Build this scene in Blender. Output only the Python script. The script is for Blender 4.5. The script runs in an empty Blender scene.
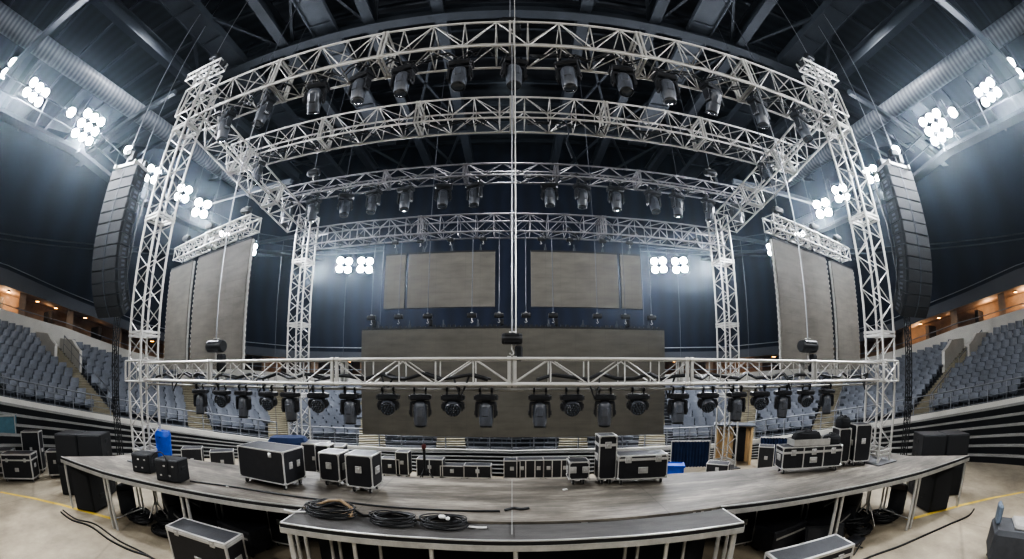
import bpy, math, random
from mathutils import Vector as V, Matrix
R = math.radians; PI = math.pi
rnd = random.Random(7)
S = bpy.context.scene; COL = S.collection

# ------------------------------------------------------------------ camera
H = 3.6            # eye height
F = 377.0          # pixels per radian of the fisheye lens
CX, CY = 512.0, 371.0
cd = bpy.data.cameras.new('camera'); cam = bpy.data.objects.new('camera', cd)
COL.objects.link(cam); S.camera = cam
cam.location = (0, 0, H); cam.rotation_euler = (PI/2, 0, 0)
cd.type = 'PANO'; cd.sensor_width = 36; cd.sensor_fit = 'HORIZONTAL'
cd.panorama_type = 'FISHEYE_LENS_POLYNOMIAL'
cd.fisheye_polynomial_k0 = 0; cd.fisheye_polynomial_k1 = -(1024/36)/F
cd.fisheye_polynomial_k2 = cd.fisheye_polynomial_k3 = cd.fisheye_polynomial_k4 = 0
cd.fisheye_fov = R(200); cd.shift_y = (CY-279.5)/559
cd.clip_start = .05; cd.clip_end = 300

def ray(px, py):
    dx, dy = px-CX, CY-py
    r = math.hypot(dx, dy) or 1e-6
    t = r/F
    return V((math.sin(t)*dx/r, math.cos(t), math.sin(t)*dy/r))
def at_y(px, py, y):
    d = ray(px, py); d = d*(y/d.y); return V((d.x, d.y, d.z+H))
def at_z(px, py, z):
    d = ray(px, py); d = d*((z-H)/d.z); return V((d.x, d.y, d.z+H))
def az_tan(px, py):
    d = ray(px, py); h = math.hypot(d.x, d.y)
    return math.degrees(math.atan2(abs(d.x), d.y)), d.z/h

def interp(tab, x):
    if x <= tab[0][0]: return tab[0][1]
    for (a, u), (b, w) in zip(tab, tab[1:]):
        if x <= b:
            t = (x-a)/(b-a); return u+(w-u)*t
    return tab[-1][1]

# ------------------------------------------------------------------ materials
def lin(h):
    h = h.lstrip('#'); o = []
    for i in (0, 2, 4):
        c = int(h[i:i+2], 16)/255
        o.append(c/12.92 if c <= .04045 else ((c+.055)/1.055)**2.4)
    return (*o, 1)
def mat(name, col, rough=.6, metal=0, var=0, scale=4, bump=0, bscale=None, spec=None, emit=None, estr=0, stretch=None):
    m = bpy.data.materials.new(name); m.use_nodes = True
    nt = m.node_tree; b = nt.nodes['Principled BSDF']
    c = lin(col)
    b.inputs['Base Color'].default_value = c
    b.inputs['Roughness'].default_value = rough; b.inputs['Metallic'].default_value = metal
    if spec is not None: b.inputs['Specular IOR Level'].default_value = spec
    if emit:
        b.inputs['Emission Color'].default_value = lin(emit); b.inputs['Emission Strength'].default_value = estr
    if var or bump:
        tc = nt.nodes.new('ShaderNodeTexCoord'); vec = tc.outputs['Object']
        if stretch:
            mp = nt.nodes.new('ShaderNodeMapping'); mp.inputs['Scale'].default_value = stretch
            nt.links.new(vec, mp.inputs['Vector']); vec = mp.outputs['Vector']
    if var:
        n = nt.nodes.new('ShaderNodeTexNoise'); n.inputs['Scale'].default_value = scale; n.inputs['Detail'].default_value = 6
        n.inputs['Roughness'].default_value = .65
        nt.links.new(vec, n.inputs['Vector'])
        cr = nt.nodes.new('ShaderNodeValToRGB')
        cr.color_ramp.elements[0].position = .3; cr.color_ramp.elements[1].position = .7
        cr.color_ramp.elements[0].color = (*[x*(1-var) for x in c[:3]], 1)
        cr.color_ramp.elements[1].color = (*[min(1, x*(1+var)) for x in c[:3]], 1)
        nt.links.new(n.outputs['Fac'], cr.inputs['Fac']); nt.links.new(cr.outputs['Color'], b.inputs['Base Color'])
    if bump:
        n2 = nt.nodes.new('ShaderNodeTexNoise'); n2.inputs['Scale'].default_value = bscale or scale*4
        nt.links.new(vec, n2.inputs['Vector'])
        bp = nt.nodes.new('ShaderNodeBump'); bp.inputs['Strength'].default_value = bump; bp.inputs['Distance'].default_value = .02
        nt.links.new(n2.outputs['Fac'], bp.inputs['Height']); nt.links.new(bp.outputs['Normal'], b.inputs['Normal'])
    return m
M = {}
M['alu'] = mat('truss_aluminium', '#b9b8b4', .42, .55, .12, 3)
M['alu_dull'] = mat('dull_aluminium', '#a8a7a3', .5, .5, .2, 5)
M['alu_far'] = mat('shaded_aluminium', '#87868a', .45, .5, .2, 3)  # truss aluminium again, with the dimness of the far trusses painted in
M['brace'] = mat('brace_aluminium', '#a9a8a4', .45, .5, .18, 4)
M['black'] = mat('black_metal', '#1b1c1e', .45, .2, .2, 8)
M['blackplastic'] = mat('black_plastic', '#222326', .38, 0, .25, 6)
M['head'] = mat('lamp_head_plastic', '#484b51', .33, 0, .25, 5)
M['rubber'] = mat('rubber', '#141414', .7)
M['lens'] = mat('dark_lens', '#3c424a', .08, 0, spec=.8)
M['case'] = mat('case_laminate', '#1d1d20', .5, 0, .3, 9, .05)
M['casetop'] = mat('worn_case_laminate', '#222327', .5, 0, .5, 6)
M['grille'] = mat('speaker_grille', '#242527', .75, .1, .15, 60, .3, 220)
M['cab'] = mat('speaker_cabinet_paint', '#161719', .6, 0, .15, 30)
M['wheel'] = mat('castor_wheel', '#2a2a2c', .5)
M['cable'] = mat('cable_rubber', '#17181a', .5)
M['wire'] = mat('steel_rope', '#8a8c90', .4, .6)
M['wiredark'] = mat('dark_steel_rope', '#50535a', .5, .5)
M['seat'] = mat('seat_plastic', '#656a73', .38, 0, .25, 1.5)
M['concrete'] = mat('terrace_concrete', '#3d3f43', .9, 0, .25, 1.2)
M['fascia'] = mat('white_fascia', '#c9c7c0', .7, 0, .1, .8)
M['header'] = mat('header_paint', '#4a4d54', .7, 0, .12, .6)
M['riser'] = mat('black_riser', '#0d0e10', .8)
M['nosing'] = mat('pale_nosing', '#8c8c89', .5, .2, .15, 2)
M['stairs'] = mat('yellowed_stairs', '#7f7967', .8, 0, .2, 2)
M['rail'] = mat('galvanised_rail', '#84878c', .45, .5)
M['wood'] = mat('warm_wood', '#9a6a40', .6, 0, .35, 2, stretch=(1, 1, 8))
M['ply'] = mat('plywood', '#c2a67c', .65, 0, .15, 2, stretch=(4, 4, .6))
M['suitewall'] = mat('suite_plaster', '#8d7660', .8, 0, .35, 1)
M['suitedark'] = mat('suite_dark', '#2a241f', .8, 0, .3, 1)
M['suitelamp'] = mat('suite_lamp', '#ffd9a0', emit='#ffb45c', estr=14)
M['glass'] = mat('balcony_glass', '#6b767c', .1, 0, spec=.7)
M['duct'] = mat('galvanised_duct', '#6f7277', .45, .45, .2, 2)
M['beam'] = mat('painted_beam', '#33383f', .6, .1, .2, 1)
M['beamlow'] = mat('pale_beam', '#454a51', .55, .2, .15, 1)
M['blue'] = mat('blue_plastic', '#1446aa', .5, 0, .25, 5)
M['bluedark'] = mat('blue_drape', '#12264a', .85, 0, .3, 3)
M['teal'] = mat('teal_panel', '#4a6c78', .5, 0, .2, 3)
M['yellow'] = mat('yellow_floor_tape', '#cdb04a', .7, 0, .25, 3)
M['white'] = mat('white_plastic', '#d5d5d2', .5)
M['tan'] = mat('tan_tape', '#7d6a50', .6, 0, .3, 12)
M['red'] = mat('red_plastic', '#4e1f1c', .5)
M['orange'] = mat('orange_plastic', '#a8632c', .5)
M['greycover'] = mat('grey_cover', '#3c3e42', .65, 0, .2, 5, .05)
M['bluegrey'] = mat('blue_grey_vinyl', '#66727f', .5, 0, .15, 5)
M['bag'] = mat('black_fabric', '#191a1c', .9, 0, .35, 8, .3)
M['steelbase'] = mat('steel_plate', '#6d6e70', .5, .5, .2, 5)
M['flood'] = mat('flood_lens', '#ffffff', emit='#eef4ff', estr=240)
M['floodsmall'] = mat('flood_lens_dim', '#ffffff', emit='#f2f6ff', estr=200)

def nodes_of(m):
    nt = m.node_tree; return nt, nt.nodes, nt.links, nt.nodes['Principled BSDF']
def led_mat(name, c1, c2, seam, tile=.5):
    m = mat(name, c1, .55); nt, N, L, b = nodes_of(m)
    tc = N.new('ShaderNodeTexCoord')
    sp = N.new('ShaderNodeSeparateXYZ'); L.new(tc.outputs['Object'], sp.inputs[0])
    cb = N.new('ShaderNodeCombineXYZ'); L.new(sp.outputs['X'], cb.inputs['X']); L.new(sp.outputs['Z'], cb.inputs['Y'])
    br = N.new('ShaderNodeTexBrick'); br.offset = 0; br.squash = 1
    br.inputs['Scale'].default_value = 1; br.inputs['Brick Width'].default_value = tile; br.inputs['Row Height'].default_value = tile
    br.inputs['Mortar Size'].default_value = .003; br.inputs['Mortar Smooth'].default_value = .3
    br.inputs['Color1'].default_value = lin(c1); br.inputs['Color2'].default_value = lin(c2); br.inputs['Mortar'].default_value = lin(seam)
    L.new(cb.outputs[0], br.inputs['Vector'])
    no = N.new('ShaderNodeTexNoise'); no.inputs['Scale'].default_value = 1.3; no.inputs['Detail'].default_value = 5
    mp = N.new('ShaderNodeMapping'); mp.inputs['Scale'].default_value = (1, 1, 4)
    L.new(tc.outputs['Object'], mp.inputs[0]); L.new(mp.outputs[0], no.inputs['Vector'])
    mx = N.new('ShaderNodeMix'); mx.data_type = 'RGBA'; mx.blend_type = 'MULTIPLY'; mx.inputs[0].default_value = .55
    L.new(br.outputs['Color'], mx.inputs['A'])
    cr = N.new('ShaderNodeValToRGB'); cr.color_ramp.elements[0].position = .3; cr.color_ramp.elements[0].color = (.45, .45, .45, 1); cr.color_ramp.elements[1].position = .7
    L.new(no.outputs['Fac'], cr.inputs['Fac']); L.new(cr.outputs['Color'], mx.inputs['B'])
    # pixel rows
    wv = N.new('ShaderNodeTexWave'); wv.bands_direction = 'Z'; wv.inputs['Scale'].default_value = 9
    L.new(tc.outputs['Object'], wv.inputs['Vector'])
    m2 = N.new('ShaderNodeMix'); m2.data_type = 'RGBA'; m2.blend_type = 'MULTIPLY'; m2.inputs[0].default_value = .22
    L.new(mx.outputs['Result'], m2.inputs['A']); L.new(wv.outputs['Color'], m2.inputs['B'])
    L.new(m2.outputs['Result'], b.inputs['Base Color'])
    return m
M['led_side'] = led_mat('led_panel_pale', '#76736c', '#726f68', '#5b5954')
M['led_up'] = led_mat('led_panel_mid', '#6a6760', '#67645d', '#55534e')
M['led_low'] = led_mat('led_panel_dark', '#5b5850', '#58554d', '#4b4943')

def deck_mat():
    m = mat('worn_stage_ply', '#77746e', .62); nt, N, L, b = nodes_of(m)
    tc = N.new('ShaderNodeTexCoord')
    mp = N.new('ShaderNodeMapping'); mp.inputs['Scale'].default_value = (.35, 1.3, 1); L.new(tc.outputs['Object'], mp.inputs[0])
    n1 = N.new('ShaderNodeTexNoise'); n1.inputs['Scale'].default_value = 1.6; n1.inputs['Detail'].default_value = 8; n1.inputs['Roughness'].default_value = .7
    L.new(mp.outputs[0], n1.inputs['Vector'])
    cr = N.new('ShaderNodeValToRGB'); e = cr.color_ramp.elements
    e[0].position = .32; e[0].color = lin('#3d3a34'); e[1].position = .66; e[1].color = lin('#8d877c')
    x = e.new(.5); x.color = lin('#605b53')
    L.new(n1.outputs['Fac'], cr.inputs['Fac'])
    mp2 = N.new('ShaderNodeMapping'); mp2.inputs['Scale'].default_value = (.6, 14, 1); L.new(tc.outputs['Object'], mp2.inputs[0])
    n2 = N.new('ShaderNodeTexNoise'); n2.inputs['Scale'].default_value = 2; n2.inputs['Detail'].default_value = 6; L.new(mp2.outputs[0], n2.inputs['Vector'])
    mx = N.new('ShaderNodeMix'); mx.data_type = 'RGBA'; mx.blend_type = 'OVERLAY'; mx.inputs[0].default_value = .7
    L.new(cr.outputs['Color'], mx.inputs['A']); L.new(n2.outputs['Fac'], mx.inputs['B'])
    br = N.new('ShaderNodeTexBrick'); br.offset = 0; br.inputs['Scale'].default_value = 1
    br.inputs['Brick Width'].default_value = 2.44; br.inputs['Row Height'].default_value = 1.22; br.inputs['Mortar Size'].default_value = .008
    br.inputs['Color1'].default_value = (1, 1, 1, 1); br.inputs['Color2'].default_value = (.88, .88, .88, 1); br.inputs['Mortar'].default_value = (.45, .45, .45, 1)
    L.new(tc.outputs['Object'], br.inputs['Vector'])
    m3 = N.new('ShaderNodeMix'); m3.data_type = 'RGBA'; m3.blend_type = 'MULTIPLY'; m3.inputs[0].default_value = .8
    L.new(mx.outputs['Result'], m3.inputs['A']); L.new(br.outputs['Color'], m3.inputs['B'])
    L.new(m3.outputs['Result'], b.inputs['Base Color'])
    return m
M['deck'] = deck_mat()
M['thrustdeck'] = mat('grey_thrust_deck', '#454341', .7, 0, .4, 2.2, .05, stretch=(.5, 2, 1))
def floor_mat():
    m = mat('polished_concrete', '#a7a39b', .5); nt, N, L, b = nodes_of(m)
    tc = N.new('ShaderNodeTexCoord')
    n1 = N.new('ShaderNodeTexNoise'); n1.inputs['Scale'].default_value = .7; n1.inputs['Detail'].default_value = 9; n1.inputs['Roughness'].default_value = .7
    L.new(tc.outputs['Object'], n1.inputs['Vector'])
    cr = N.new('ShaderNodeValToRGB'); e = cr.color_ramp.elements
    e[0].position = .3; e[0].color = lin('#787061'); e[1].position = .68; e[1].color = lin('#aca18d')
    L.new(n1.outputs['Fac'], cr.inputs['Fac'])
    vo = N.new('ShaderNodeTexVoronoi'); vo.feature = 'DISTANCE_TO_EDGE'; vo.inputs['Scale'].default_value = .22
    L.new(tc.outputs['Object'], vo.inputs['Vector'])
    c2 = N.new('ShaderNodeValToRGB'); c2.color_ramp.elements[0].color = (.55, .55, .55, 1); c2.color_ramp.elements[1].position = .012
    L.new(vo.outputs['Distance'], c2.inputs['Fac'])
    mx = N.new('ShaderNodeMix'); mx.data_type = 'RGBA'; mx.blend_type = 'MULTIPLY'; mx.inputs[0].default_value = .5
    L.new(cr.outputs['Color'], mx.inputs['A']); L.new(c2.outputs['Color'], mx.inputs['B'])
    L.new(mx.outputs['Result'], b.inputs['Base Color'])
    return m
M['floor'] = floor_mat()
def stripe_mat(name, c1, c2, direction, scale, rough=.8, dist=0):
    m = mat(name, c1, rough); nt, N, L, b = nodes_of(m)
    tc = N.new('ShaderNodeTexCoord')
    wv = N.new('ShaderNodeTexWave'); wv.bands_direction = direction; wv.inputs['Scale'].default_value = scale
    wv.inputs['Distortion'].default_value = dist; wv.inputs['Detail'].default_value = 2
    L.new(tc.outputs['Object'], wv.inputs['Vector'])
    cr = N.new('ShaderNodeValToRGB'); cr.color_ramp.elements[0].color = lin(c1); cr.color_ramp.elements[1].color = lin(c2)
    L.new(wv.outputs['Fac'], cr.inputs['Fac']); L.new(cr.outputs['Color'], b.inputs['Base Color'])
    return m
M['curtain'] = stripe_mat('navy_curtain', '#0a1222', '#111a2e', 'X', .35, .95, 2.5)
M['roofdeck'] = stripe_mat('roof_sheeting', '#17191e', '#24272d', 'Y', .6, .8)
M['ductrib'] = stripe_mat('ribbed_duct', '#4e5258', '#75787d', 'Y', 1.4, .5)

# ------------------------------------------------------------------ mesh builder
def frame(d, up=V((0, 0, 1))):
    d = d.normalized()
    if abs(d.dot(up)) > .999: up = V((0, 1, 0))
    s = d.cross(up).normalized(); u = s.cross(d).normalized()
    return d, s, u
class MB:
    def __init__(s): s.v = []; s.f = []; s.sm = []; s.mi = []; s.cur = 0
    def add(s, vs, fs, smooth=False, M=None):
        o = len(s.v)
        s.v += [tuple(M @ V(p)) if M else tuple(p) for p in vs]
        s.f += [tuple(i+o for i in f) for f in fs]
        s.sm += [smooth]*len(fs); s.mi += [s.cur]*len(fs)
        return s
    def box(s, c, d, M=None):
        x, y, z = c; a, b, h = d[0]/2, d[1]/2, d[2]/2
        vs = [(x+i*a, y+j*b, z+k*h) for k in (-1, 1) for j in (-1, 1) for i in (-1, 1)]
        return s.add(vs, [(0, 2, 3, 1), (4, 5, 7, 6), (0, 1, 5, 4), (2, 6, 7, 3), (0, 4, 6, 2), (1, 3, 7, 5)], False, M)
    def rbox(s, c, d, b, M=None):
        x, y, z = c; A = [d[0]/2, d[1]/2, d[2]/2]; vs = []; idx = {}
        for k in (-1, 1):
            for j in (-1, 1):
                for i in (-1, 1):
                    sg = (i, j, k)
                    for ax in range(3):
                        p = [sg[q]*(A[q]-(0 if q == ax else b)) for q in range(3)]
                        idx[(i, j, k, ax)] = len(vs); vs.append((x+p[0], y+p[1], z+p[2]))
        fs = []
        for ax in range(3):
            o1, o2 = (ax+1) % 3, (ax+2) % 3
            for sgn in (-1, 1):
                q = []
                for (a1, a2) in ((-1, -1), (1, -1), (1, 1), (-1, 1)):
                    t = [0, 0, 0]; t[ax] = sgn; t[o1] = a1; t[o2] = a2; q.append(idx[(*t, ax)])
                fs.append(tuple(q if sgn > 0 else q[::-1]))
            for a1 in (-1, 1):
                for a2 in (-1, 1):
                    t0 = [0, 0, 0]; t0[ax] = -1; t0[o1] = a1; t0[o2] = a2
                    t1 = list(t0); t1[ax] = 1
                    q = (idx[(*t0, o1)], idx[(*t1, o1)], idx[(*t1, o2)], idx[(*t0, o2)])
                    fs.append(q if a1*a2 < 0 else q[::-1])
        for k in (-1, 1):
            for j in (-1, 1):
                for i in (-1, 1):
                    q = (idx[(i, j, k, 0)], idx[(i, j, k, 1)], idx[(i, j, k, 2)])
                    fs.append(q if i*j*k > 0 else q[::-1])
        return s.add(vs, fs, False, M)
    def bar(s, p, q, w, h=None, up=V((0, 0, 1))):
        p, q = V(p), V(q); h = h or w
        d, sd, u = frame(q-p, up)
        vs = [tuple(e+sd*(i*w/2)+u*(j*h/2)) for e in (p, q) for (i, j) in ((-1, -1), (1, -1), (1, 1), (-1, 1))]
        return s.add(vs, [(3, 2, 1, 0), (4, 5, 6, 7), (0, 1, 5, 4), (1, 2, 6, 5), (2, 3, 7, 6), (3, 0, 4, 7)])
    def tube(s, p, q, r, n=6, r2=None, caps=True):
        p, q = V(p), V(q); r2 = r if r2 is None else r2
        d, sd, u = frame(q-p)
        vs = [tuple(e+(sd*math.cos(2*PI*i/n)+u*math.sin(2*PI*i/n))*rr) for e, rr in ((p, r), (q, r2)) for i in range(n)]
        fs = [(i, (i+1) % n, n+(i+1) % n, n+i) for i in range(n)]
        s.add(vs, fs, True)
        if caps: s.add(vs, [tuple(range(n))[::-1], tuple(range(n, 2*n))])
        return s
    def path(s, pts, r, n=6, closed=False):
        pts = [V(p) for p in pts]; N = len(pts); rings = []
        u = None
        for i, p in enumerate(pts):
            a = pts[(i-1) % N] if (closed or i > 0) else p
            b = pts[(i+1) % N] if (closed or i < N-1) else p
            d = (b-a).normalized() if (b-a).length > 1e-9 else V((1, 0, 0))
            if u is None: _, sd, u = frame(d)
            else:
                u = (u-d*u.dot(d)); u = u.normalized() if u.length > 1e-6 else frame(d)[2]
                sd = d.cross(u)
            rings.append([tuple(p+(sd*math.cos(2*PI*k/n)+u*math.sin(2*PI*k/n))*r) for k in range(n)])
        vs = [q for ring in rings for q in ring]
        fs = []
        for i in range(N if closed else N-1):
            j = (i+1) % N
            fs += [(i*n+k, i*n+(k+1) % n, j*n+(k+1) % n, j*n+k) for k in range(n)]
        s.add(vs, fs, True)
        if not closed: s.add(rings[0]+rings[-1], [tuple(range(n))[::-1], tuple(range(n, 2*n))])
        return s
    def lathe(s, prof, n=16, M=None, caps=True):
        vs = [(r*math.cos(2*PI*i/n), r*math.sin(2*PI*i/n), z) for r, z in prof for i in range(n)]
        fs = []
        for k in range(len(prof)-1):
            fs += [(k*n+i, k*n+(i+1) % n, (k+1)*n+(i+1) % n, (k+1)*n+i) for i in range(n)]
        s.add(vs, fs, True, M)
        if caps:
            m = len(prof)-1
            s.add(vs[:n]+vs[m*n:], [tuple(range(n))[::-1], tuple(range(n, 2*n))], False, M)
        return s
    def prism(s, poly, z0, z1):
        n = len(poly)
        vs = [(x, y, z0) for x, y in poly]+[(x, y, z1) for x, y in poly]
        return s.add(vs, [tuple(range(n))[::-1], tuple(range(n, 2*n))]+[(i, (i+1) % n, n+(i+1) % n, n+i) for i in range(n)])
    def strip(s, A, B, smooth=True):
        n = len(A)
        return s.add(list(A)+list(B), [(i, i+1, n+i+1, n+i) for i in range(n-1)], smooth)
    def mesh(s, name, mats):
        me = bpy.data.meshes.new(name); me.from_pydata(s.v, [], s.f)
        me.polygons.foreach_set('use_smooth', s.sm)
        mats = mats if isinstance(mats, (list, tuple)) else [mats]
        for m in mats: me.materials.append(m)
        if len(mats) > 1: me.polygons.foreach_set('material_index', s.mi)
        me.update(); return me
    def build(s, name, mats, parent=None, loc=None, rot=None):
        o = bpy.data.objects.new(name, s.mesh(name, mats)); COL.objects.link(o)
        if parent: o.parent = parent
        if loc is not None: o.location = loc
        if rot is not None: o.rotation_euler = rot
        return o

def tag(o, label=None, cat=None, group=None, kind=None):
    if label: o['label'] = label
    if cat: o['category'] = cat
    if group: o['group'] = group
    if kind: o['kind'] = kind
    return o
def thing(name, label, cat, loc=(0, 0, 0), rz=0, group=None):
    o = bpy.data.objects.new(name, None); COL.objects.link(o)
    o.location = loc; o.rotation_euler = (0, 0, rz); o.empty_display_size = .2
    return tag(o, label, cat, group)
def struct(o): return tag(o, kind='structure')
def dup(o, parent=None):
    c = o.copy(); COL.objects.link(c)
    if parent: c.parent = parent
    for ch in list(o.children): dup(ch, c)
    return c
ORD = ['first', 'second', 'third', 'fourth', 'fifth', 'sixth', 'seventh', 'eighth', 'ninth', 'tenth', 'eleventh', 'twelfth', 'thirteenth', 'fourteenth', 'fifteenth', 'sixteenth', 'seventeenth', 'eighteenth']
# ================================================================== ARENA SHELL
RHO0 = [(0, 12.55), (12, 12.95), (22, 14.2), (30, 15.5), (45, 17.0), (60, 18.4), (75, 19.6), (90, 20.4), (120, 21.5)]
def table(pts): return sorted(az_tan(*p) for p in pts)
LEDGE = table([(0, 401), (60, 412), (100, 419), (160, 429), (225, 438), (300, 447), (400, 451), (512, 452)])
STOP = table([(0, 318), (72, 338), (137, 359), (200, 371), (300, 380), (512, 382)])
FTOP = table([(0, 308), (67, 328), (137, 353), (200, 366), (300, 374), (512, 376)])
HBOT = table([(0, 284), (35, 296), (100, 319), (142, 336), (200, 350), (300, 359), (512, 362)])
HTOP = table([(0, 266), (25, 277), (100, 309), (142, 327), (200, 341), (300, 351), (512, 354)])
RD, SD = 1.3, 7.0     # depth of the folded risers, depth of the seating rake
def rho0(a): return interp(RHO0, abs(a))
def pol(a, rho, z): return (rho*math.sin(R(a)), rho*math.cos(R(a)), z)
def zl(tab, a, rho): return H+rho*interp(tab, abs(a))
def z_ledge(a): return zl(LEDGE, a, rho0(a)+RD)
def z_stop(a): return zl(STOP, a, rho0(a)+RD+SD)
def z_ftop(a): return zl(FTOP, a, rho0(a)+RD+SD)
def z_hbot(a): return zl(HBOT, a, rho0(a)+RD+SD)
def z_htop(a): return zl(HTOP, a, rho0(a)+RD+SD)
AZ = [a*2.0 for a in range(-53, 54)]
def line(fr, fz, az=AZ): return [pol(a, fr(a), fz(a)) for a in az]
ROOF = H+14.6

# floor
struct(MB().box((0, 3, -.05), (70, 56, .1)).build('floor', M['floor']))
# yellow floor tape arcs on both sides
for sg in (-1, 1):
    pts = [at_z(512+sg*dx, y, 0) for dx, y in ((512, 492), (480, 498), (450, 505), (417, 514), (395, 520))]
    a = [(p.x, p.y-.07, .004) for p in pts]; b = [(p.x, p.y+.07, .004) for p in pts]
    struct(MB().strip(a, b).build('floor_line', M['yellow']))

# folded riser steps with pale nosings
NR = 6
mb = MB(); mn = MB()
for k in range(NR):
    fr = lambda a, k=k: rho0(a)+RD*k/NR
    fr2 = lambda a, k=k: rho0(a)+RD*(k+1)/NR
    z0 = lambda a, k=k: max(0, z_ledge(a)*k/NR); z1 = lambda a, k=k: z_ledge(a)*(k+1)/NR
    mb.strip(line(fr, z0), line(fr, z1), False); mb.strip(line(fr, z1), line(fr2, z1), False)
    nz = lambda a, k=k: z_ledge(a)*(k+.72)/NR
    f3 = lambda a, k=k: rho0(a)+RD*k/NR-.03
    mn.strip(line(f3, nz), line(f3, lambda a, z1=z1: z1(a)+.01), False)
    mn.strip(line(f3, lambda a, z1=z1: z1(a)+.01), line(lambda a, fr=fr: fr(a)+.03, lambda a, z1=z1: z1(a)+.01), False)
md = MB(); md.strip(line(lambda a: rho0(a)+RD-.04, lambda a: z_ledge(a)-.05), line(lambda a: rho0(a)+RD-.04, lambda a: z_ledge(a)+.05+.16*min(1, abs(a)/50)), False); md.strip(line(lambda a: rho0(a)+RD-.04, lambda a: z_ledge(a)+.05+.16*min(1, abs(a)/50)), line(lambda a: rho0(a)+RD+.12, lambda a: z_ledge(a)+.05+.16*min(1, abs(a)/50)), False)
struct(md.build('trim_5', M['fascia']))
struct(mb.build('retracted_risers', M['riser'])); struct(mn.build('riser_nosing', M['nosing']))

# seating terrace
ROWS = 15
def row_rho(a, i): return rho0(a)+RD+.6+(SD-1.0)*i/(ROWS-1)
def row_z(a, i):
    zl0 = z_ledge(a)+.03
    return zl0+(z_stop(a)-.78-zl0)*i/(ROWS-1)
mb = MB()
mb.strip(line(lambda a: rho0(a)+RD, z_ledge), line(lambda a: row_rho(a, 0)-.2, z_ledge), False)
for i in range(ROWS):
    zz = lambda a, i=i: row_z(a, i); zp = (lambda a, i=i: row_z(a, i-1)) if i else z_ledge
    r0 = lambda a, i=i: row_rho(a, i)-.2
    r1 = (lambda a, i=i: row_rho(a, i+1)-.2) if i < ROWS-1 else (lambda a: rho0(a)+RD+SD)
    mb.strip(line(r0, zp), line(r0, zz), False); mb.strip(line(r0, zz), line(r1, zz), False)
struct(mb.build('seating_terrace', M['concrete']))
# white fascia over the seats, suite floor, suite back, ceiling, header, curtain
rt = lambda a: rho0(a)+RD+SD
rl = lambda d: (lambda a: rho0(a)+RD+SD+d)
mb = MB(); mb.strip(line(rt, lambda a: row_z(a, ROWS-1)), line(rt, z_ftop)); mb.strip(line(rt, z_ftop), line(rl(.25), z_ftop))
struct(mb.build('trim_1', M['fascia']))
mb = MB(); mb.strip(line(rl(.25), lambda a: z_ftop(a)-.6), line(rl(3), lambda a: z_ftop(a)-.3)); struct(mb.build('suite_floor', M['suitedark']))
mb = MB(); mb.strip(line(rl(3), lambda a: z_ftop(a)-.6), line(rl(3), lambda a: z_hbot(a)+.3)); struct(mb.build('wall_suite', M['suitewall']))
mb = MB(); mb.strip(line(rt, z_hbot), line(rl(3), z_hbot)); struct(mb.build('suite_ceiling', M['suitewall']))
mb = MB(); mb.strip(line(rt, z_hbot), line(rt, z_htop)); mb.strip(line(rt, z_htop), line(rl(.6), z_htop)); struct(mb.build('trim_2', M['header']))
mb = MB(); mb.strip(line(rl(.35), z_htop), line(rl(.35), lambda a: ROOF)); struct(mb.build('wall_back', M['curtain']))
# suite balcony rail line + header pipe rail
mb = MB(); mb.path(line(rl(.1), lambda a: z_ftop(a)+.28), .03, 5); mb.path(line(rl(.15), lambda a: z_htop(a)+.25), .03, 5)
struct(mb.build('trim_3', M['rail']))
# suite partitions (pillars) and warm lamps
mp, md, ml = MB(), MB(), MB()
lamps = []
for a in [x*7.5 for x in range(-13, 14)]:
    for w, m in ((.45, mp),):
        p = V(pol(a, rt(a)+.5, 0)); q = V(pol(a, rt(a)+2.9, 0))
        z0, z1 = z_ftop(a)-.6, z_hbot(a)+.05
        d = (q-p); L = d.length; c = (p+q)/2
        Mx = Matrix.Translation((c.x, c.y, (z0+z1)/2)) @ Matrix.Rotation(-R(a), 4, 'Z')
        m.box((0, 0, 0), (.5, L, z1-z0), Mx)
    for j, off in enumerate((2.3, 5.2)):
        b = a+off; z1 = z_hbot(b)
        if rnd.random() < .75: lamps.append((b, z1))
    if rnd.random() < .6:
        b = a+4; p = pol(b, rt(b)+2.7, z_ftop(b)+.3)
        md.box(p, (1.6, .3, 1.2), None)
struct(mp.build('suite_pillars', M['suitewall'])); struct(md.build('suite_furniture', M['suitedark']))
proto = None
for k, (b, z1) in enumerate(lamps):
    if abs(b) > 90: continue
    p = pol(b, rt(b)+1.2, z1-.06)
    if proto is None:
        t = thing('suite_downlight', 'x', 'lamp', p)
        MB().lathe([(.16, -.02), (.16, .05)], 10).build('lamp_rim', M['header'], t)
        MB().lathe([(.13, -.035), (.13, -.02)], 10).build('lamp_lens', M['suitelamp'], t)
        proto = t
    else:
        t = dup(proto); t.location = p
    sd = 'left' if b < 0 else 'right'
    tag(t, 'small warm ceiling lamp in the suites above the %s stand' % sd, 'lamp', 'warm lamps in the %s suites' % sd)
# warm light inside the open suites
for a, e in ((-77.5, 150), (-71, 14), (-63, 5), (-84, 40), (62, 60), (67, 20), (73, 90), (79, 140), (85, 40), (-35, 14), (35, 18)):
    ld = bpy.data.lights.new('suite_light', 'POINT'); ld.energy = e; ld.color = (1, .68, .42); ld.shadow_soft_size = .25
    lo = bpy.data.objects.new('suite_light', ld); lo.location = pol(a, rt(a)+1.6, (z_ftop(a)+z_hbot(a)*2)/3); COL.objects.link(lo)

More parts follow.
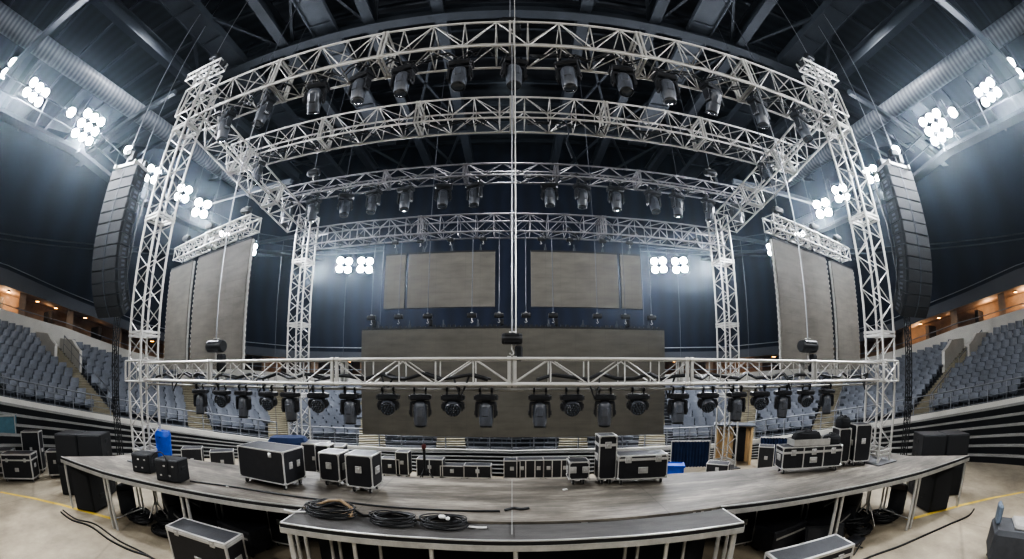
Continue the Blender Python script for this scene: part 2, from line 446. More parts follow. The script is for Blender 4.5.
# seat rows ----------------------------------------------------------
AISLES = [(-79.0, -88), (-62.0, -70.5), (-47.5, -50), (-35.5, -36), (-21.5, -21.5), (-9.4, -9.4)]
AISLES += [(-a, -b) for a, b in AISLES[::-1]]
def aisle_az(k, i): a, b = AISLES[k]; return a+(b-a)*i/(ROWS-1)
BLK = ['far left stand beside the rail', 'left stand outside the long aisle', 'left stand behind the lattice tower', 'left rear corner stand', 'rear stand left of the big screen', 'rear stand under the screen at left', 'rear stand under the middle of the big screen', 'rear stand under the screen at right', 'rear stand right of the big screen', 'right rear corner stand', 'right stand behind the lattice tower', 'right stand outside the long aisle', 'far right stand beside the rail']
def seat_mb(mb, Mx):
    n = 4
    # curved shell back, folded pan in front of it, two arms on a pedestal foot
    bk0 = [(-.255+.51*i/n, .02+.05*math.sin(PI*i/n), .40) for i in range(n+1)]
    bk1 = [(-.25+.5*i/n, .10+.05*math.sin(PI*i/n), .70) for i in range(n+1)]
    mb.strip([Mx @ V(p) for p in bk0], [Mx @ V(p) for p in bk1])
    bk2 = [(x, y+.035, z-.02) for x, y, z in bk1]
    mb.strip([Mx @ V(p) for p in bk1], [Mx @ V(p) for p in bk2])
    pn0 = [(-.235+.47*i/n, -.06-.03*math.sin(PI*i/n), .34) for i in range(n+1)]
    pn1 = [(-.235+.47*i/n, -.12-.05*math.sin(PI*i/n), .48) for i in range(n+1)]
    mb.strip([Mx @ V(p) for p in pn0], [Mx @ V(p) for p in pn1])
    mb.strip([Mx @ V(p) for p in pn1], [Mx @ V((x, y+.05, z)) for x, y, z in pn1])
    mb.box((-.25, -.02, .46), (.02, .2, .05), Mx); mb.box((.25, -.02, .46), (.02, .22, .05), Mx)
    mb.box((0, .03, .2), (.05, .05, .36), Mx)
seats = []
for i in range(ROWS):
    a = -92.0+(.8 if i % 2 else 0)
    while a < 92:
        rr = row_rho(a, i); step = math.degrees(.55/rr)
        a += step
        az_ok = all(abs(a-aisle_az(k, i)) > math.degrees(.62/rr) for k in range(len(AISLES)))
        if not az_ok: continue
        if i >= 9 and abs(abs(a)-abs(aisle_az(1, i))) < 2.5: continue   # opening of the vomitory
        blk = sum(1 for k in range(len(AISLES)) if aisle_az(k, i) < a)
        p = V(pol(a, rr+.12, row_z(a, i)))
        d = p-V((0, 0, H)); dist = d.length
        th = math.acos(d.y/dist); r = th*F; h = math.hypot(d.x, d.z)
        px, py = CX+r*d.x/h, CY-r*d.z/h
        vis = -8 < px < 1032 and not (358 < px < 669 and py < 440) and not (py < 388 and 140 < px < 890)
        seats.append((dist if vis else dist+100, i, blk, a, p))
seats.sort(key=lambda s: s[0])
first = None; rest = MB()
for n, (dist, i, blk, a, p) in enumerate(seats):
    if n < 300:
        if first is None:
            mb = MB(); seat_mb(mb, Matrix.Identity(4)); first = o = mb.build('stadium_seat', M['seat'])
        else:
            o = first.copy(); COL.objects.link(o)
        o.location = p; o.rotation_euler = (0, 0, -R(a))
        lab = 'blue grey seat, %s row up, %s' % (ORD[i], BLK[blk])
        tag(o, lab, 'seat', 'seats in the %s row of the %s' % (ORD[i], BLK[blk]))
    else:
        seat_mb(rest, Matrix.Translation(p) @ Matrix.Rotation(-R(a), 4, 'Z'))
o = rest.build('stadium_seating', M['seat']); tag(o, 'blue grey folding seats filling the remaining rows of the stands', 'seats', kind='stuff')

# aisle stairs and hand rails
names = ['far left stand', 'left stand', 'left stand behind the tower', 'left rear corner', 'rear stand left of the screen', 'rear stand left of centre',
         'rear stand right of centre', 'rear stand right of the screen', 'right rear corner', 'right stand behind the tower', 'right stand', 'far right stand']
for k in range(len(AISLES)):
    mb = MB()
    for j in range(ROWS*2-1):
        i = j/2; i0 = int(i); f = i-i0
        a = aisle_az(k, i)
        rr = row_rho(a, i0)+(row_rho(a, min(ROWS-1, i0+1))-row_rho(a, i0))*f
        z = row_z(a, i0)+(row_z(a, min(ROWS-1, i0+1))-row_z(a, i0))*f
        p = pol(a, rr, z+.02)
        mb.box((0, 0, 0), (1.15, .5, .12), Matrix.Translation(p) @ Matrix.Rotation(-R(a), 4, 'Z'))
    struct(mb.build('aisle_stairs', M['stairs']))
    if abs(AISLES[k][0]) < 30: continue
    t = thing('aisle_handrail', 'double metal handrail up the aisle of the %s' % names[k], 'handrail', pol(aisle_az(k, 0), row_rho(AISLES[k][0], 0), 0))
    o0 = V(t.location)
    def P(i, h, side):
        a = aisle_az(k, i)+side*math.degrees(.6/20)
        i0 = int(i); return V(pol(a, row_rho(a, i0), row_z(a, i0)+h))-o0
    for lo_, hi_ in ((0, 5), (7, 13)):
        mb = MB(); mb.path([P(i, .95, 1) for i in range(lo_, hi_+1)], .03, 5); mb.path([P(i, .5, 1) for i in range(lo_, hi_+1)], .025, 5); mb.build('rail', M['rail'], t)
        for i in range(lo_, hi_+1, 2): MB().tube(P(i, 0, 1), P(i, .95, 1), .03, 5).build('post', M['rail'], t)

# guard rails along the front of the stands
for nm, a0, a1 in (('left', -92, -36), ('rear', -34, 34), ('right', 36, 92)):
    az = [a0+(a1-a0)*i/40 for i in range(41)]
    t = thing('guard_rail', 'galvanised guard rail along the front edge of the %s stand' % nm, 'railing', pol((a0+a1)/2, rho0((a0+a1)/2)+RD, 0))
    o0 = V(t.location)
    rh = lambda a: .62+.38*min(1, abs(a)/40)
    for h in (.25, .5, .75, 1.0):
        mb = MB(); mb.path([V(pol(a, rho0(a)+RD+.08, z_ledge(a)+h*rh(a)))-o0 for a in az], .03 if h == 1 else .016, 5); mb.build('rail', M['rail'], t)
    for i in range(0, 41, 2):
        a = az[i]; p = V(pol(a, rho0(a)+RD+.08, z_ledge(a)))-o0
        MB().tube(p, p+V((0, 0, rh(a))), .03, 5).build('post', M['rail'], t)
# vomitory side walls near the long aisles
for sg in (-1, 1):
    for off, nm in ((-1.9, 'outer'), (1.9, 'inner')):
        pts = []
        mb = MB(); P = []
        for i in (9, 10, 11, 12, 13, 14):
            a = sg*(abs(aisle_az(1, i))+off)
            P.append((pol(a, row_rho(a, i), row_z(a, i)-.1), pol(a, row_rho(a, i), row_z(a, 13)+.8 if i > 10 else row_z(a, i)+1.1)))
        A = [V(x[0]) for x in P]; B = [V(x[1]) for x in P]
        dd = V((.09*math.cos(R(sg*68)), -.09*math.sin(R(sg*68)), 0))
        mb.strip([p+dd for p in A], [p+dd for p in B], False); mb.strip([p-dd for p in A], [p-dd for p in B], False)
        mb.strip([p+dd for p in B], [p-dd for p in B], False); mb.strip([A[0]+dd, B[0]+dd], [A[0]-dd, B[0]-dd], False)
        struct(mb.build('wall_portal', M['fascia']))

# ================================================================== ROOF
struct(MB().box((0, 8, ROOF+.6), (76, 70, .1)).build('ceiling', M['roofdeck']))
Z0 = H+13
def ibeam(mb, p, q, w=.4, h=.7):
    p, q = V(p), V(q); u = V((0, 0, 1))
    mb.bar(p+u*h/2, q+u*h/2, w, .06); mb.bar(p-u*h/2, q-u*h/2, w, .06); mb.bar(p, q, .06, h)
for x in (-2.6, 2.6, -5.2, 5.2, -8.9, 8.9, -14.3, 14.3):
    mb = MB(); ibeam(mb, (x, -6, Z0), (x, 34, Z0), .42, .6); struct(mb.build('roof_rafter', M['beam']))
for y in (1.0, 9.0, 17, 24):
    mb = MB(); ibeam(mb, (-28, y, Z0-.2), (28, y, Z0-.2), .4, .55); struct(mb.build('roof_girder', M['beam']))
mb = MB()
for i in range(-8, 42, 2): mb.bar((-30, i*.9, Z0+.9), (30, i*.9, Z0+.9), .12, .2)
struct(mb.build('roof_purlins', M['beam']))
mb = MB()   # cross bracing of the roof
for (x0, x1) in ((-14.3, -8.9), (8.9, 14.3), (-8.9, -5.2), (5.2, 8.9), (-5.2, -2.6), (2.6, 5.2)):
    for y0, y1 in ((9.5, 17), (1, 9.5), (17, 24)):
        mb.bar((x0, y0, Z0), (x1, y1, Z0), .12); mb.bar((x1, y0, Z0), (x0, y1, Z0), .12)
struct(mb.build('roof_bracing', M['beam']))
for sg in (-1, 1):
    sd = 'left' if sg < 0 else 'right'
    # perforated catwalk panel between the rafters
    mb = MB(); mb.box((sg*7.1, 7, Z0-.1), (.95, 22, .06))
    for i in range(12): mb.box((sg*7.1, -3+i*1.9, Z0-.16), (1.0, .05, .08))
    for dx in (-.5, .5): mb.bar((sg*7.1+dx, -4, Z0-.1), (sg*7.1+dx, 18, Z0-.1), .06, .22)
    tag(mb.build('roof_catwalk', M['beamlow']), 'grey panelled roof catwalk above the %s half of the front truss' % sd, 'catwalk')
    mb = MB(); mb.box((sg*11.6, 7, Z0-.2), (1.1, 30, .08))
    for dx in (-.55, .55): mb.bar((sg*11.6+dx, -8, Z0-.1), (sg*11.6+dx, 22, Z0-.1), .08, .34)
    for i in range(15): mb.box((sg*11.6, -7+i*2, Z0-.26), (1.1, .06, .1))
    tag(mb.build('roof_catwalk', M['beam']), 'dark wide roof catwalk running back over the %s lattice tower' % sd, 'catwalk')
    # round air duct
    t = thing('air_duct', 'long round galvanised air duct under the roof at the %s' % sd, 'duct', (sg*16.2, 0, H+11.2))
    MB().tube((0, -8, 0), (0, 18.5, 0), .42, 20).build('duct_pipe', M['ductrib'], t)
    for i in range(7):
        MB().lathe([(.44, -.04), (.44, .04)], 20, Matrix.Translation((0, -6+i*4, 0)) @ Matrix.Rotation(PI/2, 4, 'X')).build('duct_collar', M['duct'], t)
    t = thing('air_duct', 'narrow pale pipe above the big round duct at the %s' % sd, 'duct', (sg*18.3, 0, H+12.6))
    MB().tube((0, -8, 0), (0, 16.5, 0), .16, 10).build('duct_pipe', M['beamlow'], t)
# floodlight gallery: ring catwalk with x-parallel struts
GAL = [(13.9, .2), (13.9, 4.4), (15.3, 8.7), (15.4, 12.8), (15.0, 17.5), (11.6, 21.6), (5, 22.2)]
GZ = H+7.6
for sg in (-1, 1):
    sd = 'left' if sg < 0 else 'right'
    pts = [V((sg*x, y, GZ-.6)) for x, y in GAL]
    t = thing('lighting_gallery', 'dark suspended gallery carrying the floodlights round the %s side' % sd, 'gallery', (sg*14, 5, GZ-.6))
    o0 = V(t.location)
    mb = MB()
    for a, b in zip(pts, pts[1:]): mb.bar(a-o0, b-o0, .5, .12)
    mb.build('walkway', M['beam'], t)
    for h in (.5, 1.0):
        mb = MB(); mb.path([p-o0+V((-sg*.25, 0, h)) for p in pts], .03, 5); mb.build('rail', M['beamlow'], t)
    for p, q in zip(pts, pts[1:]):
        n = max(1, int((q-p).length/1.8))
        for i in range(n):
            c = p.lerp(q, i/n)-o0+V((-sg*.25, 0, 0)); MB().tube(c, c+V((0, 0, 1)), .025, 5).build('post', M['beamlow'], t)
    for x0, x1, y, z, nm in ((11.6, 16.6, 6.55, H+9.6, 'nearest the camera, above the speaker array'), (9.3, 16.0, 12.6, H+8.0, 'behind the lattice tower'), (9.8, 16.5, 17.5, H+7.4, 'farthest back beside the rear tower')):
        mb = MB(); mb.bar((0, 0, 0), (sg*(x1-x0), 0, 0), .16, .2)
        o = mb.build('roof_strut', M['beamlow'], None, (sg*x0, y, z)); struct(o)
    mb = MB(); mb.bar((sg*9, 1.15, H+9.2), (sg*17.2, .1, H+9.2), .22, .24); struct(mb.build('roof_strut', M['beamlow']))
    # long low cable lines under the curtain top
    mb = MB(); mb.path([V(pol(sg*a, rt(a)-.3, H+7.4)) for a in range(20, 100, 4)], .05, 5); mb.path([V(pol(sg*a, rt(a)-.3, H+7.1)) for a in range(20, 100, 4)], .05, 5)
    struct(mb.build('trim_4', M['beam']))
# ================================================================== TRUSS RIG
def truss(name, label, cat, p, q, w, h, bay, rc=.036, rb=.02, posts=True, joints=(), group=None, material='alu', up=V((0, 0, 1))):
    """box truss from p to q (centre lines); children: four chords, one lattice per face, joint plates"""
    p, q = V(p), V(q)
    t = thing(name, label, cat, p, 0, group)
    d, s, u = frame(q-p, up); L = (q-p).length
    cs = [(i*w/2, j*h/2) for i, j in ((-1, -1), (1, -1), (1, 1), (-1, 1))]
    at = lambda c, l: d*l+s*c[0]+u*c[1]
    for c in cs: MB().tube(at(c, 0), at(c, L), rc, 8).build('chord', M[material], t)
    n = max(2, round(L/bay)); st = L/n
    for k in range(4):
        a, b = cs[k], cs[(k+1) % 4]; mb = MB()
        for i in range(n):
            x, y = (a, b) if (i+(k > 1)) % 2 else (b, a)
            mb.tube(at(x, i*st), at(y, (i+1)*st), rb, 5, caps=False)
            if posts: mb.tube(at(a, i*st), at(b, i*st), rb, 5, caps=False)
        mb.tube(at(a, L-.01), at(b, L-.01), rb, 5, caps=False)
        mb.build('lattice', M['brace' if material == 'alu' else material], t)
    for f in joints:
        mb = MB()
        for o in (-.045, .045):
            for k in range(4):
                a, b = cs[k], cs[(k+1) % 4]
                mb.bar(at(a, f*L+o), at(b, f*L+o), .05, .05, d)
            for c in cs: mb.tube(at(c, f*L+o-.03), at(c, f*L+o+.03), rc*1.5, 8)
        mb.build('joint_frame', M[material], t)
    return t

# the four lattice towers
def tower(x, y, z0, z1, w, lab, sg, top=True, n=None):
    t = truss('truss_tower', lab, 'truss tower', (x, y, z0+.03), (x, y, z1), w, w, .42 if w < .59 else .38, .034, .015, False, (.02, .28, .55, .8), up=V((0, 1, 0)))
    L = z1-z0
    MB().box((0, 0, -.015), (w+.35, w+.35, .03)).build('base_plate', M['steelbase'], t)
    if top:
        mb = MB()   # pulley beam on the tower head
        for yy in (-.18, .18): mb.tube((sg*.3-.75, yy, L+.06), (sg*.3+.75, yy, L+.06), .04, 8); mb.tube((sg*.3-.75, yy, L+.32), (sg*.3+.75, yy, L+.32), .04, 8)
        for i in range(6):
            xx = sg*.3-.75+i*.3
            for yy in (-.18, .18): mb.tube((xx, yy, L+.06), (xx, yy, L+.32), .02, 5)
            mb.tube((xx, -.18, L+.06), (xx, .18, L+.06), .02, 5); mb.tube((xx, -.18, L+.32), (xx, .18, L+.32), .02, 5)
        mb.build('head_beam', M['alu'], t)
        MB().lathe([(.16, -.05), (.16, -.03), (.12, -.02), (.12, .02), (.16, .03), (.16, .05)], 14, Matrix.Translation((-sg*.42, 0, L+.2)) @ Matrix.Rotation(PI/2, 4, 'X')).build('pulley', M['black'], t)
    return t
DZ = 1.4
tower(-8.9, 6, DZ, H+8.75, .58, 'tall front left truss tower standing on the left end of the stage', -1)
tower(8.9, 6, DZ, H+8.75, .58, 'tall front right truss tower standing on the right end of the stage', 1)
tower(-7.85, 12.3, 0, H+6.0, .6, 'rear left truss tower behind the stage, beside the pale hanging screens', -1, False)
tower(7.95, 12.3, 0, H+6.0, .6, 'rear right truss tower behind the stage, in front of the plywood doorway', 1, False)
# sleeve blocks where the trusses meet the front towers
for sg, sd in ((-1, 'left'), (1, 'right')):
    for z, nm in ((H+7.5, 'top'), (H-.0, 'bottom')):
        t = thing('sleeve_block', 'aluminium sleeve block joining the %s front truss to the %s tower' % (nm, sd), 'sleeve block', (sg*8.9, 6, z))
        for i in (-1, 1):
            for j in (-1, 1): MB().tube((i*.37, j*.37, -.5 if nm == 'top' else -.24), (i*.37, j*.37, .5 if nm == 'top' else .24), .028, 8).build('post', M['alu'], t)
        mb = MB()
        hh = .5 if nm == 'top' else .24
        for zz in (-hh, hh):
            for i in (-1, 1): mb.tube((i*.37, -.37, zz), (i*.37, .37, zz), .024, 6); mb.tube((-.37, i*.37, zz), (.37, i*.37, zz), .024, 6)
        for i in (-1, 1): mb.tube((i*.37, -.37, -hh), (i*.37, .37, hh), .016, 5); mb.tube((-.37, i*.37, -hh), (.37, i*.37, hh), .016, 5)
        mb.build('cage', M['alu'], t)

FT_Y, FT_Z = 6.38, H+7.5
truss('lighting_truss', 'front top truss spanning between the two tall front towers', 'truss', (-9.0, FT_Y, FT_Z), (9.0, FT_Y, FT_Z), .76, .95, .72, .033, .017, True, (.17, .335, .5, .665, .83))
T2 = (9.35, H+7.56, .76, .83)
truss('lighting_truss', 'second overhead truss from the front, between the side trusses', 'truss', (-9.9, T2[0], T2[1]), (9.9, T2[0], T2[1]), .76, .83, .72, .032, .016, True, (.2, .36, .5, .64, .8))
T3 = (11.75, H+6.8)
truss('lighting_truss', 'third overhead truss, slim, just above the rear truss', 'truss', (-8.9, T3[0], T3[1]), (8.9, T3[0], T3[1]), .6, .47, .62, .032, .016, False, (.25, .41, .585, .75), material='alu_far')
T4 = (12.6, H+5.1)
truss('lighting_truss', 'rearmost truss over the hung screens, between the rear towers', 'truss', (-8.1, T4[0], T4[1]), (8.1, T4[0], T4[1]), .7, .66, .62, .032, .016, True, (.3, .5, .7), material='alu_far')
for sg, sd in ((-1, 'left'), (1, 'right')):
    truss('lighting_truss', 'overhead side truss running back along the %s of the rig' % sd, 'truss', (sg*9.1, 6.8, H+7.35), (sg*8.3, 12.2, H+5.75), .75, .8, .66, .032, .016, True, (.35, .7))
truss('lighting_truss', 'low front truss crossing the stage at eye level', 'truss', (-8.95, 6.0, H-.01), (8.95, 6.0, H-.01), .4, .4, .6, .027, .013, True, (.165, .335, .5, .665, .835))
MB_ = MB().tube((-8.6, 0, 0), (8.6, 0, 0), .024, 8)
tag(MB_.build('lamp_bar', M['alu_dull'], None, (0, 5.95, H-.3)), 'thin pipe slung under the low front truss, carrying the lamps', 'pipe')

# ------------------------------------------------------------------ moving heads
def make_head(kind):
    """hangs from its clamps at the origin"""
    t = thing('moving_head', 'x', 'stage light')
    for x in (-.12, .12):
        mb = MB(); mb.lathe([(.045, -.02), (.055, -.02), (.055, .02), (.045, .02)], 12, Matrix.Translation((x, 0, 0)) @ Matrix.Rotation(PI/2, 4, 'Y'))
        mb.box((x, 0, -.07), (.035, .05, .06)); mb.build('clamp', M['black'], t)
    mb = MB(); mb.rbox((0, 0, -.155), (.44, .27, .12), .03); mb.box((0, -.137, -.15), (.16, .01, .05)); mb.box((-.2, 0, -.155), (.07, .2, .08)); mb.box((.2, 0, -.155), (.07, .2, .08))
    mb.lathe([(.1, -.235), (.1, -.21)], 14); mb.build('base', M['blackplastic'], t)
    L = .56 if kind == 'spot' else .42
    mb = MB(); mb.rbox((0, 0, -.265), (.40, .14, .06), .02)
    for x in (-1, 1):
        pts = [(.145, -.24), (.2, -.24), (.215, -.3), (.215, -L+.05), (.2, -L), (.17, -L), (.168, -.33)]
        Mx = Matrix.Scale(x, 4, V((1, 0, 0))) @ Matrix.Rotation(PI/2, 4, 'X')
        v = MB().prism(pts, -.065, .065); mb.add(v.v, v.f, False, Mx)
        mb.lathe([(.055, -.012), (.055, .012)], 12, Matrix.Translation((x*.222, 0, -L+.09)) @ Matrix.Rotation(PI/2, 4, 'Y'))
    mb.build('yoke', M['blackplastic'], t)
    if kind == 'spot':
        prof = [(.03, .235), (.085, .225), (.12, .19), (.14, .13), (.148, .02), (.145, -.1), (.138, -.2), (.125, -.275), (.12, -.285)]
        Mx = Matrix.Scale(.9, 4, V((0, 1, 0)))
        mb = MB(); mb.lathe(prof, 16, Mx)
        for z in (.14, .08, .02): mb.box((0, 0, z), (.302, .08, .018))
        mb.rbox((0, -.115, .02), (.14, .06, .2), .02); mb.rbox((0, .115, .02), (.14, .06, .2), .02)
        hd = mb.build('head', M['head'], t, (0, 0, -.47))
        mb = MB(); mb.lathe([(.105, -.288), (.085, -.297), (.02, -.305)], 16); mb.build('lens', M['lens'], hd)
        mb = MB(); mb.lathe([(.127, -.26), (.127, -.295), (.108, -.295), (.108, -.28)], 16, caps=False); mb.build('lens_ring', M['black'], hd)
    else:
        prof = [(.06, .16), (.12, .14), (.155, .08), (.165, 0), (.165, -.07), (.15, -.09)]
        mb = MB(); mb.lathe(prof, 18)
        for i in range(10):
            a = 2*PI*i/10; mb.box((.15*math.cos(a), .15*math.sin(a), .05), (.03, .03, .12), None)
        hd = mb.build('head', M['head'], t, (0, 0, -.36))
        mb = MB(); mb.lathe([(.148, -.092), (.148, -.098)], 18); mb.build('lens_plate', M['black'], hd)
        mb = MB()
        for ring, cnt in ((0, 1), (.055, 6), (.11, 12)):
            for i in range(cnt):
                a = 2*PI*i/cnt
                mb.lathe([(.024, -.098), (.022, -.11), (.01, -.118)], 8, Matrix.Translation((ring*math.cos(a), ring*math.sin(a), 0)))
        mb.build('lens_cells', M['lens'], hd)
    return t
spot0 = make_head('spot'); wash0 = make_head('wash'); used = {}
def place_head(kind, x, y, z, scale, label, group, pan=0, tilt=0, roll=0):
    src = spot0 if kind == 'spot' else wash0
    if kind in used: o = dup(src)
    else: o = src; used[kind] = 1
    o.location = (x, y, z); o.scale = (scale,)*3; o.rotation_euler = (0, roll, R(pan))
    for ch in o.children:
        if ch.name.startswith('head'): ch.rotation_euler = (R(tilt), 0, 0)
    tag(o, label, 'stage light', group)
    return o
def xs_at(pxs, py, y):   # world x of picture columns on a rig line at depth y
    out = []
    for px, yy in pxs: out.append(at_y(px, yy, y).x)
    return out
# front top truss
FTX = [-7.6, -6.2, -4.65, -3.47, -2.43, -1.14, .04, 1.23, 2.48, 3.54, 4.77, 6.2, 7.7]
tl = [12, -8, 35, 6, 4, -4, 0, 3, -8, 6, 32, 8, -10]
for i, x in enumerate(FTX):
    nm = ORD[i]+' from its left end' if i < 7 else ORD[len(FTX)-1-i]+' from its right end'
    place_head('spot', x, FT_Y, FT_Z-.53, 1.25, 'black moving head lamp under the front top truss, '+nm, 'lamps under the front top truss', rnd.uniform(-25, 25), tl[i])
# third truss
TX3 = [-8.6, -7.4, -6.0, -4.9, -3.7, -2.35, -1.27, 1.27, 2.4, 3.6, 5.0, 5.96, 7.3, 8.6]
for i, x in enumerate(TX3):
    nm = ORD[i]+' from its left end' if i < 7 else ORD[len(TX3)-1-i]+' from its right end'
    place_head('spot', x, T3[0], T3[1]-.29, 1.3, 'black moving head lamp under the slim third truss, '+nm, 'lamps under the third truss', rnd.uniform(-30, 30), rnd.uniform(-14, 14))
# second truss: a few at the sides
for i, (x, lab) in enumerate(((-8.5, 'at its left end'), (8.5, 'at its right end'))):
    place_head('spot', x, T2[0], T2[1]-.47, 1.15, 'black moving head lamp under the second truss, '+lab, 'lamps under the second truss', rnd.uniform(-30, 30), rnd.uniform(-25, 25))
# low front truss: tall spots and round wash lights
LOW = [(200, 's'), (222, 'w'), (243, 's'), (268, 'w'), (290, 's'), (318, 'w'), (350, 's'), (388, 'w'), (420, 's'), (453, 'w'), (486, 's'), (540, 's'), (572, 'w'), (605, 's'), (638, 'w'), (678, 's'), (708, 'w'), (737, 's'), (760, 'w'), (783, 's'), (806, 'w'), (827, 's')]
ns = 0
for i, (px, k) in enumerate(LOW):
    x = at_y(px, 388, 5.95).x
    nm = ORD[i]+' from its left end' if i < 11 else ORD[21-i]+' from its right end'
    kind = 'spot' if k == 's' else 'wash'
    o = place_head(kind, x, 5.95, H-.3, (.78 if k == 's' else .8), ('tall black spot lamp' if k == 's' else 'round honeycomb wash lamp')+' under the low front truss, '+nm, 'lamps under the low front truss',
               rnd.uniform(-8, 8)+math.degrees(math.atan2(x, 6))*-.3, (rnd.uniform(-8, 8) if k == 's' else -62+rnd.uniform(-8, 8)))

# ------------------------------------------------------------------ hoists and chains
def hoist(x, y, z, ztop, label, s=1.0, bag=True, material='wire'):
    t = thing('chain_hoist', label, 'chain hoist', (x, y, z))
    mb = MB(); mb.rbox((0, 0, .0), (.34*s, .2*s, .2*s), .03*s); mb.lathe([(.09*s, -.2*s), (.11*s, -.17*s), (.11*s, .17*s), (.09*s, .2*s)], 12, Matrix.Rotation(PI/2, 4, 'Y'))
    mb.build('motor', M['black'], t)
    MB().lathe([(.05*s, -.01), (.06*s, 0), (.05*s, .01)], 10, Matrix.Translation((0, 0, .13*s))).build('chain_guide', M['alu_dull'], t)
    mb = MB(); mb.path([V((.0, 0, -.1*s)), V((.0, 0, -.2*s)), V((.05*s, 0, -.27*s)), V((0, 0, -.32*s)), V((-.05*s, 0, -.28*s))], .018*s, 6); mb.build('hook', M['alu_dull'], t)
    if bag:
        mb = MB(); mb.rbox((.13*s, .02, -.28*s), (.15*s, .15*s, .3*s), .03*s); mb.build('chain_bag', M['bag'], t)
    MB().tube((0, 0, .1*s), (0, 0, ztop-z), .016 if s >= 1 else .012, 6).build('chain', M[material], t)
    return t
def cable(x, y, z0, z1, label, r=.014, m='wiredark', name='hanging_cable'):
    return tag(MB().tube((0, 0, 0), (0, 0, z1-z0), r, 6).build(name, M[m], None, (x, y, z0)), label, 'cable')
hoist(-.05, 6.38, FT_Z+.95, ROOF, 'black chain hoist above the middle of the front top truss', 1.3)
hoist(.0, 5.85, H+.5, FT_Z-.6, 'chain hoist with a white cap standing over the middle of the low front truss', .8)
cable(.06, 5.88, H+.25, ROOF, 'bright steel rope dropping down the middle in front of the trusses', .011, 'alu', 'steel_rope')
for sg, sd in ((-1, 'left'), (1, 'right')):
    p = at_y(512+sg*296, 345, 6.0)
    hoist(p.x, 6.0, H+.5, T2[1], 'chain hoist above the %s part of the low front truss' % sd, 1.2)
    hoist(sg*8.9, 5.85, H+9.4, ROOF, 'chain hoist holding the head of the front %s tower' % sd, .9, False)
    hoist(sg*7.6, 11.7, H+7.6, ROOF, 'chain hoist above the %s end of the third truss' % sd, 1.3)
    cable(sg*5.6, 9.35, H+8.0, ROOF, 'thin cable rising from the %s part of the second truss' % sd)
    cable(sg*6.1, 11.75, H+7.05, ROOF, 'thin cable rising from the %s part of the third truss' % sd)
    cable(sg*2.9, 12.6, H+5.45, ROOF, 'thin cable rising from the rearmost truss %s of centre' % sd)
    cable(sg*6.2, 12.9, .4, H+4.8, 'thin cable hanging from the rearmost truss to the floor near the rear %s tower' % sd, .012)
    cable(sg*4.55, 12.4, H+1.6, H+4.8, 'thin cable hanging beside the %s narrow hung screen' % sd, .012)
    cable(sg*9.6, 13.2, .5, H+5.5, 'thin cable hanging outside the rear %s tower' % sd, .012)
    cable(sg*6.75, 6.4, FT_Z+.5, ROOF, 'thin cable rising from the front top truss over its %s third' % sd)

# cable looms lying along the trusses
def loom(x0, x1, y, z, h, lab, m='cable', n=30):
    pts = []
    for i in range(n+1):
        pts.append(V(((x1-x0)*i/n, .12*math.sin(i*1.7)+.06*math.sin(i*.6), .04+h*abs(math.sin(i*1.15))**3)))
    mb = MB(); mb.path(pts, .03, 6); mb.path([p+V((.05, .09, .01)) for p in pts], .022, 5)
    for i in range(3, n-1, 5):   # short drops to the lamps, tied into the loom
        p = pts[i]; mb.path([p, p+V((.06, -.05, -.12)), p+V((.12, -.08, -.3)), p+V((.2, -.02, -.12)), pts[i+1]], .018, 5)
    return tag(mb.build('cable_loom', M[m], None, (x0, y, z)), lab, 'cable')
for y, z, hw, w_, nm in ((FT_Y, FT_Z-.44, 8.4, .1, 'front top truss'), (T2[0], T2[1]-.38, 8.6, .1, 'second overhead truss'), (T3[0], T3[1]-.2, 8.2, .08, 'slim third truss'), (T4[0], T4[1]-.3, 7.2, .1, 'rearmost truss'), (6.0, H-.18, 8.3, .05, 'low front truss')):
    for sg, sd in ((-1, 'left'), (1, 'right')):
        a, b = sorted((sg*.4, sg*hw)); loom(a, b, y, z, w_*2, 'black cable loom lying inside the %s, %s half' % (nm, sd))
for k, (px, y, z0, z1, nm) in enumerate(((570, 9.2, H+5.9, H+7.2, 'second truss right of centre'), (430, 12.5, H+3.9, H+4.7, 'rearmost truss left of centre'), (705, 11.6, H+5.0, H+6.5, 'third truss at its right end'))):
    x = at_y(px, 180, y).x
    pts = [V((0, 0, z1-z0)), V((.06, 0, (z1-z0)*.7)), V((-.04, .02, (z1-z0)*.4)), V((.1, 0, 0))]
    tag(MB().path(pts, .022, 6).build('loose_cable', M['wiredark'], None, (x, y, z0)), 'loose cable end dangling from the '+nm, 'cable')
# ------------------------------------------------------------------ LED screens
def led(x0, x1, z0, z1, y, key, label, rz=0, cols=2, c=None, group=None):
    w, h = x1-x0, z1-z0
    t = thing('led_screen', label, 'screen', c or ((x0+x1)/2, y, z0), rz, group)
    MB().box((0, 0, h/2), (w, .05, h)).build('display_panel', M[key], t)
    mb = MB()
    for zz in (.03, h/2, h-.03): mb.box((0, .1, zz), (w-.04, .06, .05))
    n = max(2, round(w/.5))
    for i in range(n+1): mb.box((-w/2+.03+(w-.06)*i/n, .08, h/2), (.04, .1, h-.02))
    mb.build('back_frame', M['black'], t)
    mb = MB(); mb.box((0, .02, h+.035), (w, .09, .06)); mb.build('header_bar', M['black'], t)
    if key == 'led_side':
        for sx in (-1, 1):
            mb = MB(); mb.box((sx*(w/2+.02), .03, h/2), (.05, .06, h))
            for i in range(22): mb.box((sx*(w/2+.055), .02, h*(i+.5)/22), (.05, .05, .07))
            mb.build('edge_clips', M['alu_dull'], t)
    for i in range(cols):
        xx = -w/2+w*(i+.5)/cols
        mb = MB(); mb.box((xx, .02, h+.11), (.08, .05, .12)); mb.tube((xx, .02, h+.1), (xx, .02, h+.3), .02, 6); mb.build('hanging_bracket', M['beam'], t)
    return t
LY = 12.0
